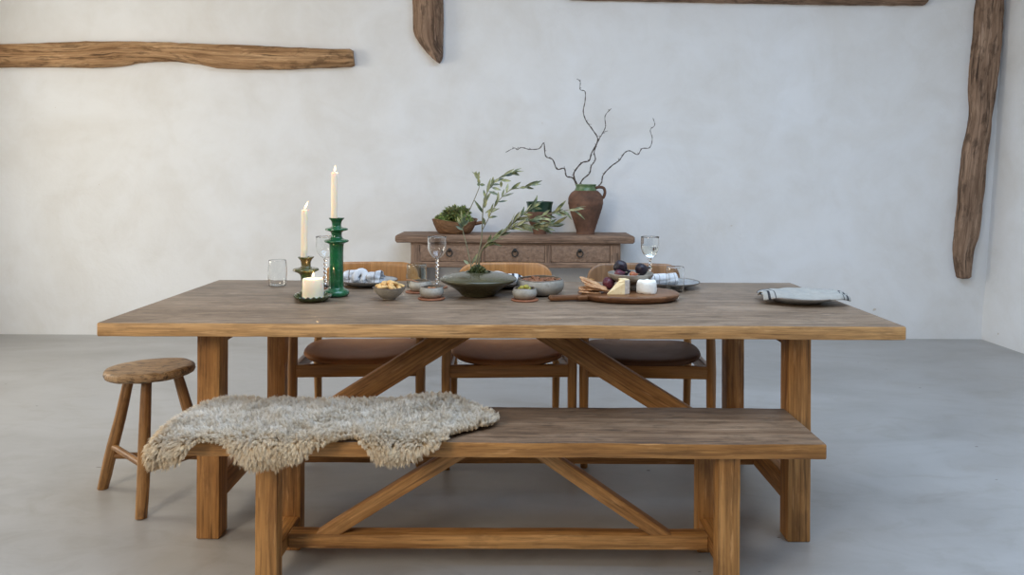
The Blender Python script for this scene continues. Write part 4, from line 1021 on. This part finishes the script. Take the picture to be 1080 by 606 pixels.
# ------------------------------------------------------------------ serving board with cheese and fruit
bc = ondeck(662.5, 2.935); BRX, BRY, BT = .202, .150, .026
bd = MB(); rings = []; gcs = []
def outl(k):
    out = []
    for j in range(96):
        a = 2*PI*j/96; ca, sa = math.cos(a), math.sin(a); e = 2/2.25
        out.append((abs(ca)**e*math.copysign(1, ca)*BRX*k, abs(sa)**e*math.copysign(1, sa)*BRY*k))
    return out
for (k, z) in ((.02, 0), (.88, 0), (.95, .005), (.99, .016), (1.0, .021), (.992, .0245), (.975, BT), (.9, BT), (.5, BT), (.02, BT)):
    rings.append([Vector((x, y, z)) for x, y in outl(k)]); gcs.append([Vector((x, y, z)) for x, y in outl(k)])
bd.loft(rings, gcs)
board = bd.build('serving_board', M['board'], loc=bc, ang=50); tag(board, 'dark oval wooden serving board with handle, laid with cheese and crackers', 'board')
hb = MB(); h0 = Vector((-.168, -.062, .013)); h1 = Vector((-.325, -.082, .013))
hb.bar(h0, h0.lerp(h1, .28), .052, .020, r=.006, seg=4, wob=0); hb.bar(h0.lerp(h1, .2), h1, .034, .020, r=.008, seg=8, wob=.0008)
hb.build('handle', M['board'], board, ang=40)
def onb(px, d): 
    v = Vector(((px - 540 + (CAMH - TZ - BT)/d*FPX*ROLL)*d/FPX, d, TZ + .0015 + BT)); return v
# footed bowl of figs
fb = onb(665, 3.0)
fbowl = MB().lathe([(.0005, 0)] + cprof([(.036, 0), (.036, .004), (.026, .010), (.024, .020), (.040, .027), (.068, .036), (.088, .052), (.093, .066)], 4) +
                   [(.0915, .0675), (.089, .065), (.084, .052), (.064, .039), (.03, .032), (.0005, .031)], 56).build('footed_bowl', M['greige'], loc=fb, ang=60)
tag(fbowl, 'taupe footed bowl of dark figs on the serving board', 'bowl')
def fig(label, loc, s, mat='fig', tilt=(0, 0), rz=0):
    pr = cprof([(.002, 0), (.014, .002), (.023, .012), (.0255, .022), (.021, .034), (.011, .045), (.005, .052), (.003, .058)], 4)
    o = MB().lathe([(.0005, 0)] + [(r*s, z*s) for r, z in pr] + [(.0005, .058*s)], 28, mod=lambda r, z, a: (r*(1 + .035*math.sin(5*a) + .02*math.sin(3*a + 1)), z)).build('fig', M[mat], loc=loc, ang=80)
    o.rotation_euler = (tilt[0], tilt[1], rz)
    tag(o, label, 'fig')
    MB().tube([(0, 0, .054*s), (.001, 0, .062*s), (.003, 0, .068*s)], [.0028*s, .0024*s, .002*s], 7).build('stem', M['olivestem'], o)
    return o
def fz(px, py, d): return at(px, py, d)
fig('dark fig highest in the footed bowl, at its left', fz(655.0, 283.0, 2.965), 1.12, 'fig', (-1.45, .25))
fig('blue black fig lying in the right side of the footed bowl', fz(671.0, 285.5, 2.985), 1.05, 'fig', (-.25, 1.35))
fig('reddish fig low at the front left of the footed bowl', fz(648.5, 290.5, 2.955), .78, 'figred', (.1, 1.25))
fig('small reddish fig low in the middle of the footed bowl', fz(664, 291.0, 2.955), .62, 'figcut', (.2, 1.3))
fig('fig mostly hidden below the highest one in the footed bowl', fb + Vector((-.050, .022, .060)), .95, 'fig', (.1, 1.35))
fig('purple red fig lying on the board left of the footed bowl', onb(640, 2.975) + Vector((-.012, 0, .0215)), 1.0, 'figred', (-.1, 1.35), .3)
# crackers
def cracker(label, px, d, dz, sx, sy, tilt, rz, seed):
    rr = random.Random(seed); n = 22; mb = MB(); rings = []
    out = [(sx*(1 + .14*rr.uniform(-1, 1))*math.copysign(abs(math.cos(2*PI*j/n))**.6, math.cos(2*PI*j/n)), sy*(1 + .14*rr.uniform(-1, 1))*math.copysign(abs(math.sin(2*PI*j/n))**.6, math.sin(2*PI*j/n))) for j in range(n)]
    for k, z in ((.02, -.0018), (.97, -.0018), (1, 0), (.97, .0018), (.6, .0022), (.02, .002)):
        rings.append([Vector((x*k, y*k, z + .005*noise.noise(Vector((x*18, y*18, seed))))) for x, y in out])
    mb.loft(rings); o = mb.build('cracker', M['cracker'], loc=onb(px, d) + Vector((0, 0, dz)), ang=50); o.rotation_euler = (tilt[0], tilt[1], rz)
    return tag(o, label, 'cracker', 'crackers piled on the board')
CL = 'toasted seeded cracker in the loose pile at the left of the board'
for args in ((622, 2.89, .005, .040, .026, (.05, .02), .1, 1), (628, 2.90, .011, .038, .028, (-.04, .08), .5, 2), (620, 2.91, .017, .036, .024, (.1, .02), -.2, 3),
             (629, 2.895, .026, .045, .026, (.10, .20), -.15, 4), (624, 2.915, .032, .042, .026, (.15, .30), .2, 5), (622, 2.93, .042, .040, .022, (.25, .32), .0, 6), (632, 2.885, .020, .040, .020, (-.05, .22), .25, 7)):
    cracker(CL, *args)
# cheese wedge
cw = onb(652, 2.875)
mb = MB()
A = [(-.043, -.030), (.040, -.026), (.040, .022), (.012, .024)]
def wedge(z, k, sh): return [Vector((-.046*k + sh, -.024*k, z)), Vector((.020*k, -.040*k, z)), Vector((.050*k, -.012*k, z)), Vector((.046*k, .020*k, z)), Vector((.020*k, .034*k, z))]
sol = MB(); r_ = []
for z, k, x in ((0, .97, 0), (.003, 1, 0), (.046, 1, .040), (.055, 1, .052), (.058, .95, .052)):
    base = [(-.050 + x, -.016), (.018, -.030), (.036, -.022), (.044, -.004), (.036, .022), (.010, .028)]
    r_.append([Vector((a*k, b*k, z + .0015*noise.noise(Vector((a*40, b*40, z*30))))) for a, b in base])
sol.loft(r_)
ch = sol.build('cheese_wedge', M['cheese'], loc=cw + Vector((0, 0, .0005)), smooth=False); ch.rotation_euler.z = .15
tag(ch, 'yellow wedge of hard cheese leaning at the front of the board', 'cheese')
rd = MB(); r_ = []
for z, g in ((.0015, .0), (.004, .0022), (.03, .0025), (.053, .0022), (.0565, 0)):
    base = [(.0175, -.0298), (.036, -.022), (.044, -.004), (.036, .022)]
    inn = [(a*.95, b*.95) for a, b in base][::-1]
    r_.append([Vector((a*(1 + g*14), b*(1 + g*14), z)) for a, b in base] + [Vector((a, b, z)) for a, b in inn])
rd.loft(r_); rd.build('rind', M['rind'], ch, smooth=False)
wc = onb(682, 2.90)
o = MB().lathe([(.0005, 0), (.034, 0), (.0385, .003), (.040, .012), (.0395, .034), (.0375, .045), (.033, .0505), (.02, .052), (.0005, .052)], 40,
    mod=lambda r, z, a: (r*(1 + .05*noise.noise(Vector((math.cos(a)*2, math.sin(a)*2, z*50)))), z + .006*noise.noise(Vector((math.cos(a)*r*60, math.sin(a)*r*60, 3))))).build('goat_cheese', M['whitecheese'], loc=wc, ang=60)
tag(o, 'small round white goat cheese on the right of the board', 'cheese')
